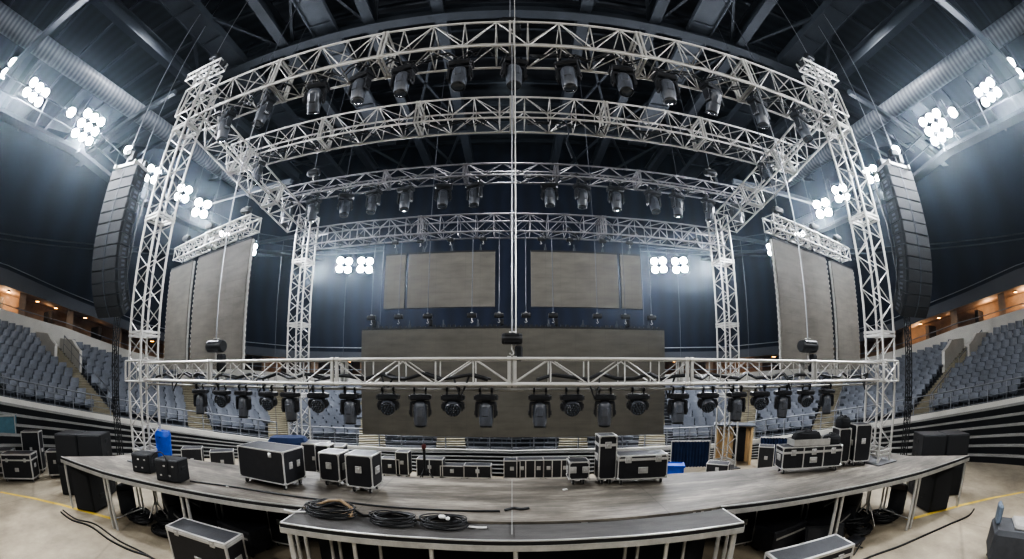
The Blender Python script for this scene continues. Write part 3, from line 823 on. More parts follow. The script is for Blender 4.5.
p0, p1 = at_y(362, 330, LY), at_y(362, 437, LY)
lo = led(-5.06, 5.14, H-2.13, H+1.36, LY, 'led_low', 'wide dark led wall hanging low behind the stage', 0, 9)
mb = MB()   # serrated cable tails along the top
mb.box((0, .03, 3.52), (9.9, .05, .04))
for i in range(60):
    x = -4.9+9.8*i/59; mb.box((x, .03, 3.49+.06), (.09, .05, .07+rnd.uniform(0, .09)))
mb.build('cable_tails', M['black'], lo)
UY = 12.3; uz0, uz1 = H+2.12, H+4.02
for (a, b, lab, cols) in ((385, 405, 'narrow upper led screen at the left end of the row', 1), (408, 495, 'wide upper led screen left of the middle', 3), (531, 618, 'wide upper led screen right of the middle', 3), (621, 641, 'narrow upper led screen at the right end of the row', 1)):
    xa, xb = at_y(a, 280, UY).x, at_y(b, 280, UY).x
    led(xa, xb, uz0, uz1, UY, 'led_up', lab, 0, cols)
# hoists over the low led wall and over the upper screens
for k, px in enumerate((372, 399, 428, 472, 499, 526, 553, 597, 625, 651)):
    x = at_y(px, 318, LY).x
    hoist(x, LY-.05, H+1.78, T4[1]-.3, 'small chain hoist over the low led wall, %s' % (ORD[k]+' from the left' if k < 5 else ORD[9-k]+' from the right'), .75, k % 2 == 0, 'wiredark')
for k, px in enumerate((395, 420, 450, 483, 541, 570, 603, 630)):
    x = at_y(px, 250, UY).x
    hoist(x, UY, H+4.5, T4[1]-.2, 'tiny chain hoist between the rearmost truss and the upper screens, %s' % (ORD[k]+' from the left' if k < 4 else ORD[7-k]+' from the right'), .6, False, 'wiredark')
# side screens and their trusses
for sg, sd in ((-1, 'left'), (1, 'right')):
    A = V((sg*7.2, 8.3, H+4.15)); B = V((sg*12.0, 9.35, H+4.15))
    truss('screen_truss', 'short sloping truss carrying the pale hung screens at the %s' % sd, 'truss', A, B, .42, .42, .42, .032, .017, True, (.5,), material='alu')
    d = (B-A).normalized(); ang = math.atan2(d.y, d.x) if sg > 0 else math.atan2(-d.y, -d.x)
    for (pa, pb, nm, cols) in ((245, 194, 'wide pale led screen hanging at the %s, nearer the stage', 2), (189, 168, 'narrow pale led screen hanging at the far %s, outside the wide one', 1)):
        def hit(px):
            r = ray(512+sg*(512-px)*1.0, 300); k = math.atan2(abs(r.x), r.y)
            # intersect the azimuth with the truss line A-B
            return -(A.x*sg*math.cos(k)-A.y*math.sin(k))/(d.x*sg*math.cos(k)-d.y*math.sin(k))
        s0, s1 = hit(pa), hit(pb); c = A+d*((s0+s1)/2); w = s1-s0
        led(-w/2, w/2, 0, 3.62, 0, 'led_side', nm % sd, ang, cols, (c.x, c.y, H+.05))
    for q, f in enumerate((.12, .55, .9)):
        pp = A+d*((B-A).length*f)
        hoist(pp.x, pp.y, pp.z+.55, ROOF, 'chain hoist above the screen truss at the %s, %s' % (sd, ('nearest the stage', 'in its middle', 'at its outer end')[q]), .9, False, 'wiredark')

# ------------------------------------------------------------------ line arrays
def line_array(sg, sd):
    x, y, zt = sg*11.15, 5.5, H+5.85
    # front of the array turns towards the stage centre
    t = thing('line_array', 'tall curved hanging line array of black loudspeakers at the %s' % sd, 'line array', (x, y, zt), -sg*R(16), None)
    N = 13; W, Hc, D = 1.2, .345, .56
    angs = [0, 0, .3, .4, .6, 1.0, 1.6, 2.4, 3.4, 4.6, 6, 7, 8]
    z = 0; yy = 0; th = 0
    for k in range(N):
        th += R(angs[k])
        Mx = Matrix.Translation((0, yy, z)) @ Matrix.Rotation(th, 4, 'X')
        # cabinet local: front at y = 0, depth to +y, hangs below z = 0
        mb = MB(); poly = [(0, -.006), (0, -Hc+.006), (D, -Hc+.04), (D, -.04)]
        vs = [(s*W/2, a, b) for s in (-1, 1) for a, b in poly]
        mb.add(vs, [(0, 1, 2, 3), (7, 6, 5, 4)]+[(i, (i+1) % 4, 4+(i+1) % 4, 4+i) for i in range(4)])
        cb = mb.build('speaker_cabinet', M['cab'], t); cb.matrix_local = Mx
        mb = MB(); mb.rbox((-.3, -.012, -Hc/2), (.55, .03, Hc-.03), .01); mb.rbox((.3, -.012, -Hc/2), (.55, .03, Hc-.03), .01); mb.build('grille', M['grille'], cb)
        mb = MB(); mb.box((0, -.022, -Hc/2), (.035, .02, Hc-.02)); mb.build('centre_strip', M['beamlow'], cb)
        for s in (-1, 1):
            for yq, hq in ((.05, .03), (D-.08, .06)): MB().box((s*(W/2+.012), yq, -Hc/2), (.03, .05, Hc-hq)).build('rigging_strap', M['black'], cb)
        for s in (-1, 1):
            for q in (.1, -.1): MB().rbox((s*(W/2+.006), D*.5, -Hc/2+q*.6), (.02, .16, .06), .008).build('handle', M['header'], cb)
        z -= Hc*math.cos(th); yy += Hc*math.sin(th)
    mb = MB()
    for s in (-.45, .45): mb.bar((s, -.1, .1), (s, .9, .1), .06, .12)
    mb.bar((-.5, 0, .1), (.5, 0, .1), .06, .1); mb.bar((-.5, .7, .1), (.5, .7, .1), .06, .1); mb.build('bumper_frame', M['alu_dull'], t)
    for q, yq in ((0, -.0), (1, .7)):
        mb = MB(); mb.rbox((0, yq, .5), (.34, .22, .24), .03); mb.box((.2, yq, .35), (.16, .16, .3)); mb.build('hoist_motor', M['black'], t)
        mb = MB(); mb.tube((0, yq, .15), (0, yq, .5), .02, 6); mb.tube((0, yq, .5), (0, yq, ROOF-zt), .016, 6); mb.build('hoist_chain', M['wire'], t)
    mb = MB(); mb.path([V((sg*-.55, .75, .2)), V((sg*-.62, .8, -.6)), V((sg*-.58, .72, -1.6)), V((sg*-.6, .7, -2.6)), V((sg*-.6, .6, -4.1))], .035, 6); mb.build('cable_loom', M['cable'], t)
    return t
for sg, sd in ((-1, 'left'), (1, 'right')):
    line_array(sg, sd)
    t = truss('support_mast', 'thin black mast standing behind the %s line array' % sd, 'mast', (sg*12.1, 6.9, .02), (sg*12.1, 6.9, H+1.9), .16, .16, .2, .02, .01, False, (.5,), material='black', up=V((0, 1, 0)))
    MB().box((0, 0, -.005), (.7, .7, .03)).build('base_plate', M['black'], t)

# ------------------------------------------------------------------ floodlights
def flood(px, py, rho, cols, rows, s, lab, key='flood', small=False):
    r = ray(px, py); h = math.hypot(r.x, r.y); k = rho/h
    p = V((r.x*k, r.y*k, H+r.z*k))
    # faces the stage centre
    tgt = V((0, 5, 2)); d = (tgt-p).normalized()
    t = thing('floodlight', lab, 'floodlight', p)
    rot = d.to_track_quat('-Y', 'Z')
    t.rotation_mode = 'QUATERNION'; t.rotation_quaternion = rot
    W, Hh = cols*s, rows*s
    mb = MB()
    for i in range(rows+1): mb.bar((-W/2, .1, -Hh/2+i*s), (W/2, .1, -Hh/2+i*s), .04)
    for i in (-1, 1): mb.bar((i*W/2, .1, -Hh/2), (i*W/2, .1, Hh/2+.35), .04)
    mb.build('frame', M['beam'], t)
    for i in range(cols):
        for j in range(rows):
            c = (-W/2+(i+.5)*s, 0, -Hh/2+(j+.5)*s)
            Mx = Matrix.Translation(c) @ Matrix.Rotation(PI/2, 4, 'X')
            hs = MB().lathe([(s*.2, -.3*s*1.2), (s*.36, -.1*s), (s*.44, .12*s), (s*.44, .14*s)], 14, Mx).build('lamp_housing', M['alu_dull'], t)
            MB().lathe([(s*.41, .143*s), (s*.2, .17*s), (s*.02, .18*s)], 14, Mx).build('lamp_lens', M[key], hs)
    return p
FL = [(9, 68, 15.6, 1, 2, .42, 'at the edge of the picture'), (36, 92, 13.8, 3, 2, .34, 'in a cluster of six, second from the camera'), (71, 112, 14.2, 1, 1, .4, 'a single lamp beside the large bank'),
      (88, 127, 14.2, 3, 3, .36, 'in the large bank outside the line array'), (128, 150, 15.0, 1, 1, .42, 'a single lamp just above the line array'), (152, 174, 16.2, 2, 2, .36, 'between the line array and the front tower'),
      (183, 193, 17.4, 2, 2, .4, 'just beside the front tower'), (201, 208, 18.0, 2, 2, .45, 'inside the front tower, above the screen truss'), (224, 234, 19.5, 2, 1, .3, 'seen over the middle of the screen truss'), (251, 249, 20.8, 2, 2, .34, 'seen at the inner end of the screen truss')]
POS = []
for sg, sd in ((-1, 'left'), (1, 'right')):
    for (px, py, rho, c, r, s, lab) in FL:
        POS.append(flood(512+sg*(512-px), py, rho, c, r, s, 'bright white floodlight on the %s gallery, %s' % (sd, lab), 'floodsmall' if c*r <= 2 else 'flood'))
    for dx, nm, key in ((-168, 'outer', 'flood'), (-147, 'inner', 'floodsmall')):
        px = 512-sg*dx
        POS.append(flood(px, 265, 22.3, 2, 2, .5, 'bright white floodlight hung on the rear wall at the %s, %s of the pair' % (sd, nm), key))
def aim(name, typ, loc, tgt, energy, size, col=(1, 1, 1), spot=150, blend=1):
    ld = bpy.data.lights.new(name, typ); ld.energy = energy; ld.color = col
    if typ == 'SPOT': ld.spot_size = R(spot); ld.spot_blend = blend; ld.shadow_soft_size = size
    elif typ == 'AREA': ld.size = size
    o = bpy.data.objects.new(name, ld); o.location = loc; COL.objects.link(o)
    o.rotation_euler = (V(tgt)-V(loc)).to_track_quat('-Z', 'Y').to_euler(); return o
# ================================================================== STAGE
FRONT = [(-11.6, 4.35), (-9.0, 4.5), (-6.2, 4.87), (-3.4, 5.2), (3.4, 5.2), (6.2, 4.87), (9.0, 4.5), (11.95, 4.27)]
BACK = [(10.3, 5.65), (9.95, 6.6), (8.2, 6.8), (6, 7.05), (3.5, 7.38), (0, 7.5), (-3.5, 7.38), (-6, 7.05), (-8.2, 6.8), (-9.95, 6.6), (-10.3, 5.65)]
st = thing('stage_platform', 'wide worn grey timber stage on aluminium legs', 'stage', (0, 5.5, 0))
O = V((0, 5.5, 0))
loc = lambda pts, z: [V((x, y, z))-O for x, y in pts]
poly = [(x, y-5.5) for x, y in FRONT+BACK]
MB().prism(poly, DZ-.035, DZ).build('deck', M['deck'], st)
def edge(pts, z0, z1, w, off=0):
    mb = MB()
    for a, b in zip(pts, pts[1:]):
        a, b = V((a[0], a[1]+off, 0)), V((b[0], b[1]+off, 0))
        mb.bar(a-O+V((0, 0, (z0+z1)/2)), b-O+V((0, 0, (z0+z1)/2)), w, z1-z0)
    return mb
for a, b in zip(FRONT, FRONT[1:]):
    if a[0] == -3.4: continue
    edge([a, b], DZ-.145, DZ-.06, .07).build('edge_rail', M['alu_dull'], st)
    edge([a, b], DZ-.06, DZ-.014, .03, -.008).build('gap_shade', M['rubber'], st)  # solid black bar stands in for the shade of the gap
    edge([a, b], DZ-.012, DZ+.004, .025, .01).build('edge_trim', M['alu'], st)
ALL = BACK+[FRONT[0]]
edge([FRONT[-1]]+ALL, DZ-.155, DZ-.05, .07).build('edge_rail', M['alu_dull'], st)
for x in (-9, -6.2, -3.4, -1.1, 1.1, 3.4, 6.2, 9):
    y0 = interp([(p[0], p[1]) for p in FRONT], x); y1 = interp(sorted([(p[0], p[1]) for p in BACK]), x)
    MB().bar((x, y0-5.5, DZ-.1), (x, y1-5.5, DZ-.1), .05, .1).build('joist', M['alu_dull'], st)
def leg(x, y, r=.04): MB().tube(V((x, y, 0))-O, V((x, y, DZ-.15))-O, r, 8).build('leg', M['alu'], st)
leg(-11.52, 4.42, .04); leg(11.85, 4.34, .04); leg(-10.25, 5.55); leg(10.25, 5.55)
for sg in (-1, 1):
    for x in (9.0, 6.2, 3.55):
        y = interp([(p[0], p[1]) for p in FRONT], x)
        for dx in (-.09, .09):
            leg(sg*(x+dx), y+.06)
            leg(sg*(x+dx), y+1.05, .03)
    for x in (9.6, 8, 6, 3.4, 1.1): leg(sg*x, interp(sorted([(p[0], p[1]) for p in BACK]), x)-.1, .03)
for sg in (-1, 1):
    MB().tube(V((sg*9.0, 4.6, .25))-O, V((sg*9.0, 5.55, .25))-O, .02, 6).build('leg_brace', M['alu_dull'], st)
    MB().tube(V((sg*6.2, 4.95, .25))-O, V((sg*6.2, 5.9, .25))-O, .02, 6).build('leg_brace', M['alu_dull'], st)
# centre tape line on the deck
MB().box((0, 6.1-5.5, DZ+.002), (.014, 2.7, .004)).build('centre_line', M['nosing'], st)
# thrust
th = thing('stage_thrust', 'low grey thrust platform joined to the middle of the stage front', 'stage', (0, 4.85, 0))
O = V((0, 4.85, 0)); TZ = DZ-.02
TF = [(-3.4, 4.5), (-1.1, 4.6), (1.1, 4.6), (3.4, 4.5)]
MB().prism([(x, y-4.85) for x, y in TF+[(3.4, 5.15), (-3.4, 5.15)]], TZ-.035, TZ).build('deck', M['thrustdeck'], th)
for a, b in zip(TF, TF[1:]):
    edge([a, b], TZ-.155, TZ-.065, .07).build('edge_rail', M['alu_dull'], th)
    edge([a, b], TZ-.065, TZ-.014, .03, -.008).build('gap_shade', M['rubber'], th)
    edge([a, b], TZ-.012, TZ+.004, .03).build('edge_trim', M['alu'], th)
for sg in (-1, 1):
    edge([(sg*3.4, 4.5), (sg*3.4, 5.15)], TZ-.165, TZ-.06, .07).build('edge_rail', M['alu'], th)
    edge([(sg*3.4, 4.5), (sg*3.4, 5.15)], TZ-.012, TZ+.004, .03).build('edge_trim', M['alu'], th)
for x in (-3.32, -2.25, -1.1, .05, 2.2, 3.32):
    MB().tube(V((x, 4.6 if abs(x) > 3 else 4.66, 0))-O, V((x, 4.6 if abs(x) > 3 else 4.66, TZ-.15))-O, .05 if abs(x) > 3 else .035, 8).build('leg', M['alu'], th)
for x in (-2.85, -2.7, -2.0, 1.7, 1.9, 2.7):
    MB().tube(V((x, 5.05, 0))-O, V((x, 5.05, TZ-.15))-O, .03, 8).build('leg', M['alu_dull'], th)
# cables lying over the deck
def floor_cable(pts, r, lab, m='cable', name='cable_run'):
    o0 = V(pts[0]); P = [V(p) for p in pts]
    # smooth by Catmull-Rom
    Q = []
    for i in range(len(P)-1):
        a, b, c, d = P[max(0, i-1)], P[i], P[i+1], P[min(len(P)-1, i+2)]
        for k in range(6):
            t = k/6; Q.append(.5*((2*b)+(c-a)*t+(2*a-5*b+4*c-d)*t*t+(3*b-a-3*c+d)*t**3))
    Q.append(P[-1])
    return tag(MB().path([q-o0 for q in Q], r, 6).build(name, M[m], None, o0), lab, 'cable')
dk = lambda px, py: at_z(px, py, DZ+.02)
floor_cable([dk(*p) for p in ((190, 481), (235, 487), (300, 497), (345, 502), (390, 507), (440, 510), (500, 511))], .016, 'black cable lying across the stage deck behind the coiled cables')
floor_cable([at_z(x, y, .02) for x, y in ((61, 512), (72, 520), (90, 526), (110, 540), (130, 550), (150, 557), (172, 572))], .025, 'thick black cable curving over the floor from the left stage corner')
floor_cable([at_z(x, y, .02) for x, y in ((63, 510), (76, 519), (95, 524), (118, 540), (142, 552), (170, 568))], .02, 'thinner black cable beside the thick one on the floor at left')
floor_cable([at_z(x, y, .02) for x, y in ((974, 509), (968, 516), (950, 524), (925, 535), (900, 546), (872, 556), (850, 566))], .025, 'black cable curving over the floor under the right end of the stage')
floor_cable([dk(*p) for p in ((505, 510), (514, 508), (521, 509), (529, 508))], .022, 'short dark cable end lying at the middle of the deck', 'cable')

# ------------------------------------------------------------------ coiled cables on the thrust
def coil(px, py, r, n, lab, extra=None):
    p = at_z(px, py, TZ+.0)
    t = thing('coiled_cable', lab, 'cable', (p.x, p.y, TZ))
    pts = []
    for i in range(n*18):
        a = 2*PI*i/18; k = i/18
        rr = r*(.62+.38*abs(math.sin(k*1.7)))*(1+.05*math.sin(2*a+k*2.3))+rnd.uniform(-.008, .008)
        pts.append(V((rr*math.cos(a)*1.25, rr*math.sin(a)*.72, .02+.012*k+.012*math.sin(a*2+k))))
    MB().path(pts, .0105, 5).build('coil', M['cable'], t)
    if extra: extra(t)
    return t
def ex1(t):
    mb = MB()
    mb.tube((.26, -.06, .06), (.42, -.1, .05), .035, 8); mb.build('plug', M['tan'], t)
    MB().path([V((-.3, .1, .08)), V((-.1, .16, .16)), V((.15, .12, .2)), V((.35, .05, .12)), V((.4, -.08, .05))], .03, 6).build('tan_loom', M['tan'], t)
    MB().path([V((-.35, 0, .05)), V((-.15, -.12, .14)), V((.05, .1, .17)), V((.25, .1, .13)), V((.55, .05, .02)), V((.68, .1, .02))], .018, 6).build('loose_end', M['cable'], t)
    MB().path([V((-.4, -.1, .02)), V((-.6, -.18, .02)), V((-.8, -.16, .02))], .014, 6).build('loose_end', M['white'], t)
coil(331, 514, .36, 12, 'tangled heap of cable with a tan loom on the thrust, leftmost of the coils', ex1)
coil(393, 523, .29, 10, 'flat black cable coil in the middle of the three coils on the thrust')
def ex3(t):
    mb = MB(); mb.rbox((-.03, .04, .13), (.1, .06, .06), .02); mb.rbox((.06, .0, .12), (.06, .06, .05), .015); mb.build('connector', M['white'], t)
    MB().path([V((.35, -.03, .02)), V((.5, -.06, .02)), V((.62, -.05, .02))], .016, 6).build('loose_end', M['white'], t)
coil(444, 526, .28, 9, 'black cable coil with white connectors, rightmost of the coils on the thrust', ex3)

# ------------------------------------------------------------------ flight cases
def butterfly(mb, c, s=1, ax='y'):
    x, y, z = c
    if ax == 'y': mb.rbox((x, y, z), (.13*s, .02, .13*s), .008); mb.rbox((x, y-.012, z), (.06*s, .016, .05*s), .006)
    else: mb.rbox((x, y, z), (.02, .13*s, .13*s), .008); mb.rbox((x+(.012 if x > 0 else -.012), y, z), (.016, .06*s, .05*s), .006)
def flight_case(lab, loc, rz, w, d, h, group=None, lid=None, latches=2, castors=True, handles=True, e=.024, top='casetop', frontseams=0, body='case'):
    t = thing('flight_case', lab, 'flight case', loc, rz, group)
    z0 = .12 if castors else .0
    MB().box((0, 0, (z0+h)/2), (w-.012, d-.012, h-z0-.012)).build('body', M[body], t)
    MB().box((0, 0, h-.004), (w-2*e, d-2*e, .006)).build('top_panel', M[top], t)
    mb = MB(); X, Y = w/2-e/2, d/2-e/2
    for sx in (-1, 1):
        for sy in (-1, 1): mb.box((sx*X, sy*Y, (z0+h)/2), (e, e, h-z0))
    for zz in (z0+e/2, h-e/2):
        for sy in (-1, 1): mb.box((0, sy*Y, zz), (w, e, e))
        for sx in (-1, 1): mb.box((sx*X, 0, zz), (e, d, e))
    if lid:
        for sy in (-1, 1): mb.box((0, sy*(d/2), lid), (w, .014, .05))
        for sx in (-1, 1): mb.box((sx*w/2, 0, lid), (.014, d, .05))
    for k in range(frontseams): mb.box((-w/2+w*(k+1)/(frontseams+1), -d/2, (z0+h)/2), (e*1.2, .014, h-z0))
    mb.build('edging', M['alu'], t)
    if castors and (loc[1] < 9):
        for sx in (-1, 1):
            for sy in (-1, 1):
                for zz in (z0+.025, h-.025): MB().rbox((sx*(w/2-.02), sy*(d/2-.02), zz), (.056, .056, .056), .016).build('corner_cap', M['alu'], t)
    lz = lid or z0+(h-z0)*.56
    for k in range(latches):
        mb = MB(); x = -w/2+w*(k+.5)/latches if latches != 2 else (-w*.3, w*.3)[k]
        butterfly(mb, (x, -d/2-.008, lz)); mb.build('latch', M['alu_dull'], t)
    if handles:
        for sx in (-1, 1):
            mb = MB(); mb.rbox((sx*(w/2+.004), 0, (z0+h)/2), (.02, .2, .14), .008); mb.bar((sx*(w/2+.02), -.06, (z0+h)/2), (sx*(w/2+.02), .06, (z0+h)/2), .02); mb.build('handle', M['alu_dull'], t)
        if h-z0 > .4 and latches > 1:
            mb = MB(); mb.rbox((0, -d/2-.004, z0+(h-z0)*.38), (.2, .02, .13), .008); mb.bar((-.06, -d/2-.02, z0+(h-z0)*.38), (.06, -d/2-.02, z0+(h-z0)*.38), .02); mb.build('handle', M['alu_dull'], t)
    if castors:
        for sx in (-1, 1):
            for sy in (-1, 1):
                x, y = sx*(w/2-.1), sy*(d/2-.09)
                mb = MB(); mb.box((x, y, z0-.008), (.1, .09, .016)); mb.box((x-.024, y+.01, z0-.05), (.008, .05, .08)); mb.box((x+.024, y+.01, z0-.05), (.008, .05, .08))
                c = mb.build('castor', M['alu_dull'], t)
                MB().lathe([(.02, -.018), (.046, -.018), (.05, -.01), (.05, .01), (.046, .018), (.02, .018)], 14, Matrix.Translation((x, y+.015, .05)) @ Matrix.Rotation(PI/2, 4, 'Y')).build('wheel', M['wheel'], c)
    return t
# on the deck
flight_case('large black flight case with aluminium edges on the left of the stage', (-4.7, 6.16, DZ), R(-6), 1.28, .66, .75, None, None, 0, True, False)
c_big = [o for o in COL.objects if o.get('label', '').startswith('large black flight case with aluminium')][0]
for yy in (-.12, .12):
    mb = MB(); mb.rbox((.646, yy, .46), (.02, .1, .13), .008); mb.bar((.66, yy-.03, .46), (.66, yy+.03, .46), .02); mb.build('handle', M['alu_dull'], c_big)
mb = MB(); butterfly(mb, (.3, -.338, .66), .7); mb.build('latch', M['alu_dull'], c_big)
flight_case('upright flight case on the stage, left one of the pair near the big case', (-3.42, 6.56, DZ), R(-3), .46, .44, .67, None, None, 1)
flight_case('upright flight case on the stage, right one of the pair near the big case', (-2.7, 6.36, DZ), R(-3), .54, .46, .72, None, None, 1)
flight_case('flight case half hidden behind the big case and the upright pair', (-3.86, 7.0, DZ), R(3), .34, .3, .7, None, None, 0)
flight_case('tall narrow flight case standing at the back of the stage', (1.82, 7.05, DZ), 0, .36, .36, .98, None, .8, 1)
flight_case('long low flight case at the back of the stage, right of the tall one', (2.52, 6.98, DZ), R(-3), 1.02, .46, .60, None, .52, 2)
flight_case('small square flight case at the back of the stage, left of the tall one', (1.28, 7.1, DZ), 0, .4, .36, .48, None, None, 2)
flight_case('long double fronted flight case on the right of the stage', (6.5, 6.3, DZ), R(-17), 1.62, .42, .6, None, .48, 3, frontseams=2)
flight_case('tall upright flight case beside the right tower', (8.1, 6.05, DZ), R(-20), .5, .45, .98, None, None, 1)
flight_case('dark upright case between the double case and the tall upright one', (7.62, 6.28, DZ), R(-20), .36, .42, .9, None, None, 0)
# lids and gear on the right cases
p = (6.75, 6.33)
t = thing('equipment_tray', 'shallow black equipment tray on top of the double flight case', 'tray', (6.45, 6.32, DZ+.6), R(-17))
mb = MB(); mb.box((0, 0, .02), (.95, .38, .04)); mb.build('base', M['black'], t)
mb = MB()
for sy in (-1, 1): mb.box((0, sy*.19, .08), (.97, .02, .14))
for sx in (-1, 1): mb.box((sx*.48, 0, .08), (.02, .38, .14))
mb.build('rim', M['alu_dull'], t)
def bag(lab, loc, rz, w, d, h):
    t = thing('gear_bag', lab, 'bag', loc, rz)
    mb = MB(); n = 9
    vs = []
    prof = [(.92, 0), (1, .2), (1.0, .6), (.86, .9), (.6, 1.0)]
    rings = []
    for k, z in prof:
        ring = []
        for i in range(24):
            a = 2*PI*i/24; c, s_ = math.cos(a), math.sin(a)
            e = .45; x = math.copysign(abs(c)**e, c)*w/2*k; y = math.copysign(abs(s_)**e, s_)*d/2*k
            ring.append((x, y, h*z*(1+.06*math.sin(3*a+z*3))))
        rings.append(ring)
    for a, b in zip(rings, rings[1:]):
        A = a+[a[0]]; B = b+[b[0]]; mb.strip(A, B)
    mb.add(rings[-1], [tuple(range(24))])
    mb.build('body', M['bag'], t)
    for sy in (-.2, .2):
        MB().path([V((-.16*w, sy*d, h*.95)), V((-.1*w, sy*d*1.1, h*1.16)), V((.1*w, sy*d*1.1, h*1.16)), V((.16*w, sy*d, h*.95))], .014, 6).build('strap', M['cable'], t)
    return t
bag('black soft gear bag lying in the tray on the double flight case', (6.36, 6.33, DZ+.64), R(-12), .74, .3, .26)
bag('small black bag on the right end of the double flight case', (7.06, 6.13, DZ+.6), R(-25), .42, .3, .2)
bag('dark soft bag on top of the upright case by the right tower', (7.62, 6.27, DZ+.9), R(-10), .34, .32, .24)
def stage_box(name, lab, cat, loc, rz, w, d, h):
    t = thing(name, lab, cat, loc, rz)
    mb = MB(); mb.rbox((0, 0, h/2), (w, d, h), .02); mb.build('cabinet', M['cab'], t)
    mb = MB(); mb.rbox((0, -d/2-.004, h/2), (w-.06, .02, h-.06), .006); mb.build('grille', M['grille'], t)
    for q, xx in enumerate((-.25, -.08, .12, .28)):
        mb = MB(); mb.rbox((w*xx, -d/2-.018, h*(.72 if q % 2 else .3)), (.06, .012, .035), .004); mb.build('connector_plate', M['alu_dull'], t)
    for sx in (-1, 1):
        mb = MB(); mb.rbox((sx*(w/2+.002), 0, h*.6), (.012, .16, .07), .005); mb.build('handle', M['black'], t)
    return t
stage_box('amplifier_box', 'black amplifier box near the left front stage edge, nearer the corner', 'amplifier', (-8.05, 5.3, DZ), R(14), .6, .4, .42)
stage_box('amplifier_box', 'black amplifier box near the left front stage edge, draped with a cable loop', 'amplifier', (-6.85, 5.22, DZ), R(14), .68, .4, .46)
floor_cable([at_y(153, 466, 5.0)+V((0, 0, .0)), at_y(152, 456, 5.05), at_y(160, 452, 5.05), at_y(166, 460, 5.02), at_y(168, 476, 5.0), at_z(176, 482, DZ+.02), at_z(184, 478, DZ+.02), at_z(186, 471, DZ+.02)], .014, 'black cable looped over the amplifier box at the left stage edge')
t = thing('blue_bin', 'bright blue folded plastic sack standing by the left tower', 'bin', (-8.55, 6.32, DZ), R(10))
mb = MB(); rings = []
for k, z in ((.85, 0), (1, .15), (.95, .4), (1.05, .62), (.9, .74)):
    rings.append([((.22*k+.02*math.sin(5*2*PI*i/20+z*9))*math.cos(2*PI*i/20)*1.1, (.2*k+.02*math.cos(7*2*PI*i/20))*math.sin(2*PI*i/20), z+.02*math.sin(3*2*PI*i/20)*(z > .5)) for i in range(20)])
for a, b in zip(rings, rings[1:]): mb.strip(a+[a[0]], b+[b[0]])
mb.add(rings[-1], [tuple(range(20))]); mb.build('sack', M['blue'], t)
MB().path([V((.2*math.cos(x*.5), .19*math.sin(x*.5), .6)) for x in range(13)], .015, 6).build('tie', M['bluedark'], t)

# subwoofers at both corners ------------------------------------------
def sub(lab, x, y, z, rz, w=.95, d=.8, h=1.15):
    t = thing('subwoofer', lab, 'loudspeaker', (x, y, z), rz)
    mb = MB(); mb.rbox((0, 0, h/2), (w, d, h), .02); mb.build('cabinet', M['cab'], t)
    mb = MB(); mb.rbox((0, -d/2-.006, h/2), (w-.08, .025, h-.08), .008); mb.build('grille', M['grille'], t)
    for sx in (-1, 1):
        for zz in (.3, .75):
            mb = MB(); mb.rbox((sx*(w/2+.003), .05, h*zz), (.014, .22, .12), .006); mb.build('handle', M['black'], t)
    for sx in (-1, 1):
        for sy in (-1, 1): MB().lathe([(.03, 0), (.035, .02)], 10, Matrix.Translation((sx*(w/2-.08), sy*(d/2-.08), -.02))).build('foot', M['rubber'], t)
    return t
for sg, sd in ((-1, 'left'), (1, 'right')):
    sub('black subwoofer under the %s corner of the stage' % sd, sg*11.05, 5.0, .02, sg*R(-21), .8, .85, 1.16)
    sub('black subwoofer behind the %s end of the stage, outer one at floor level' % sd, sg*12.85, 5.3, .02, -sg*R(35), .95, .8, .9)
    sub('black subwoofer behind the %s end of the stage, inner one at floor level' % sd, sg*12.05, 5.86, .02, -sg*R(35), .95, .8, .9)
    sub('black subwoofer behind the %s end of the stage, stacked on the outer one' % sd, sg*12.85, 5.3, .94, -sg*R(35), .95, .8, .88)
    sub('black subwoofer behind the %s end of the stage, stacked on the inner one' % sd, sg*12.05, 5.86, .94, -sg*R(35), .95, .8, .88)

# ------------------------------------------------------------------ floor cases
flight_case('large black flight case with butterfly latches on the floor before the stage', (-5.27, 4.47, 0), R(1), 1.6, .52, .9, None, .84, 2, True, True, .045)
flight_case('black flight case with a scuffed top, on the floor right of the thrust', (4.4, 3.84, 0), R(-3), 1.55, .5, 1.0, None, .84, 2, True, True, .045)
flight_case('wide black flight case on castors on the floor at the far left', (-16.1, 4.05, 0), R(47), 1.5, .7, .95, None, .75, 2, True, True, .05)
flight_case('flight case at the very left edge of the picture, behind the wide one', (-17.6, 3.6, 0), R(50), 1.2, .7, .9, None, .7, 2, True, True, .05)
flight_case('narrow flight case on the floor between the wide far left case and the subwoofers', (-15.4, 5.55, 0), R(52), .75, .6, .95, None, None, 1, True, True, .045)
flight_case('flight case on the floor just left of the stacked subwoofers', (-14.3, 5.75, 0), R(56), .85, .6, .98, None, None, 1, True, True, .045)
flight_case('dark flight case stacked on the wide far left case', (-16.9, 5.0, 0), R(50), .9, .5, 1.5, None, None, 1, True, True, .04)
t = thing('teal_cart', 'tall teal panelled cart at the left edge beside the stands', 'cart', (-20.0, 4.6, 0), R(62))
MB().rbox((0, 0, 1.0), (1.0, .6, 1.7), .03).build('cabinet', M['teal'], t)
mb = MB()
for sx in (-1, 1):
    for sy in (-1, 1): mb.box((sx*.5, sy*.3, 1.0), (.05, .05, 1.75))
for zz in (.15, 1.85): mb.box((0, -.31, zz), (1.05, .04, .06)); mb.box((0, .31, zz), (1.05, .04, .06))
mb.build('frame', M['alu_dull'], t)
for sx in (-1, 1):
    for sy in (-1, 1): MB().lathe([(.07, -.03), (.07, .03)], 12, Matrix.Translation((sx*.4, sy*.22, .07)) @ Matrix.Rotation(PI/2, 4, 'Y')).build('wheel', M['wheel'], t)
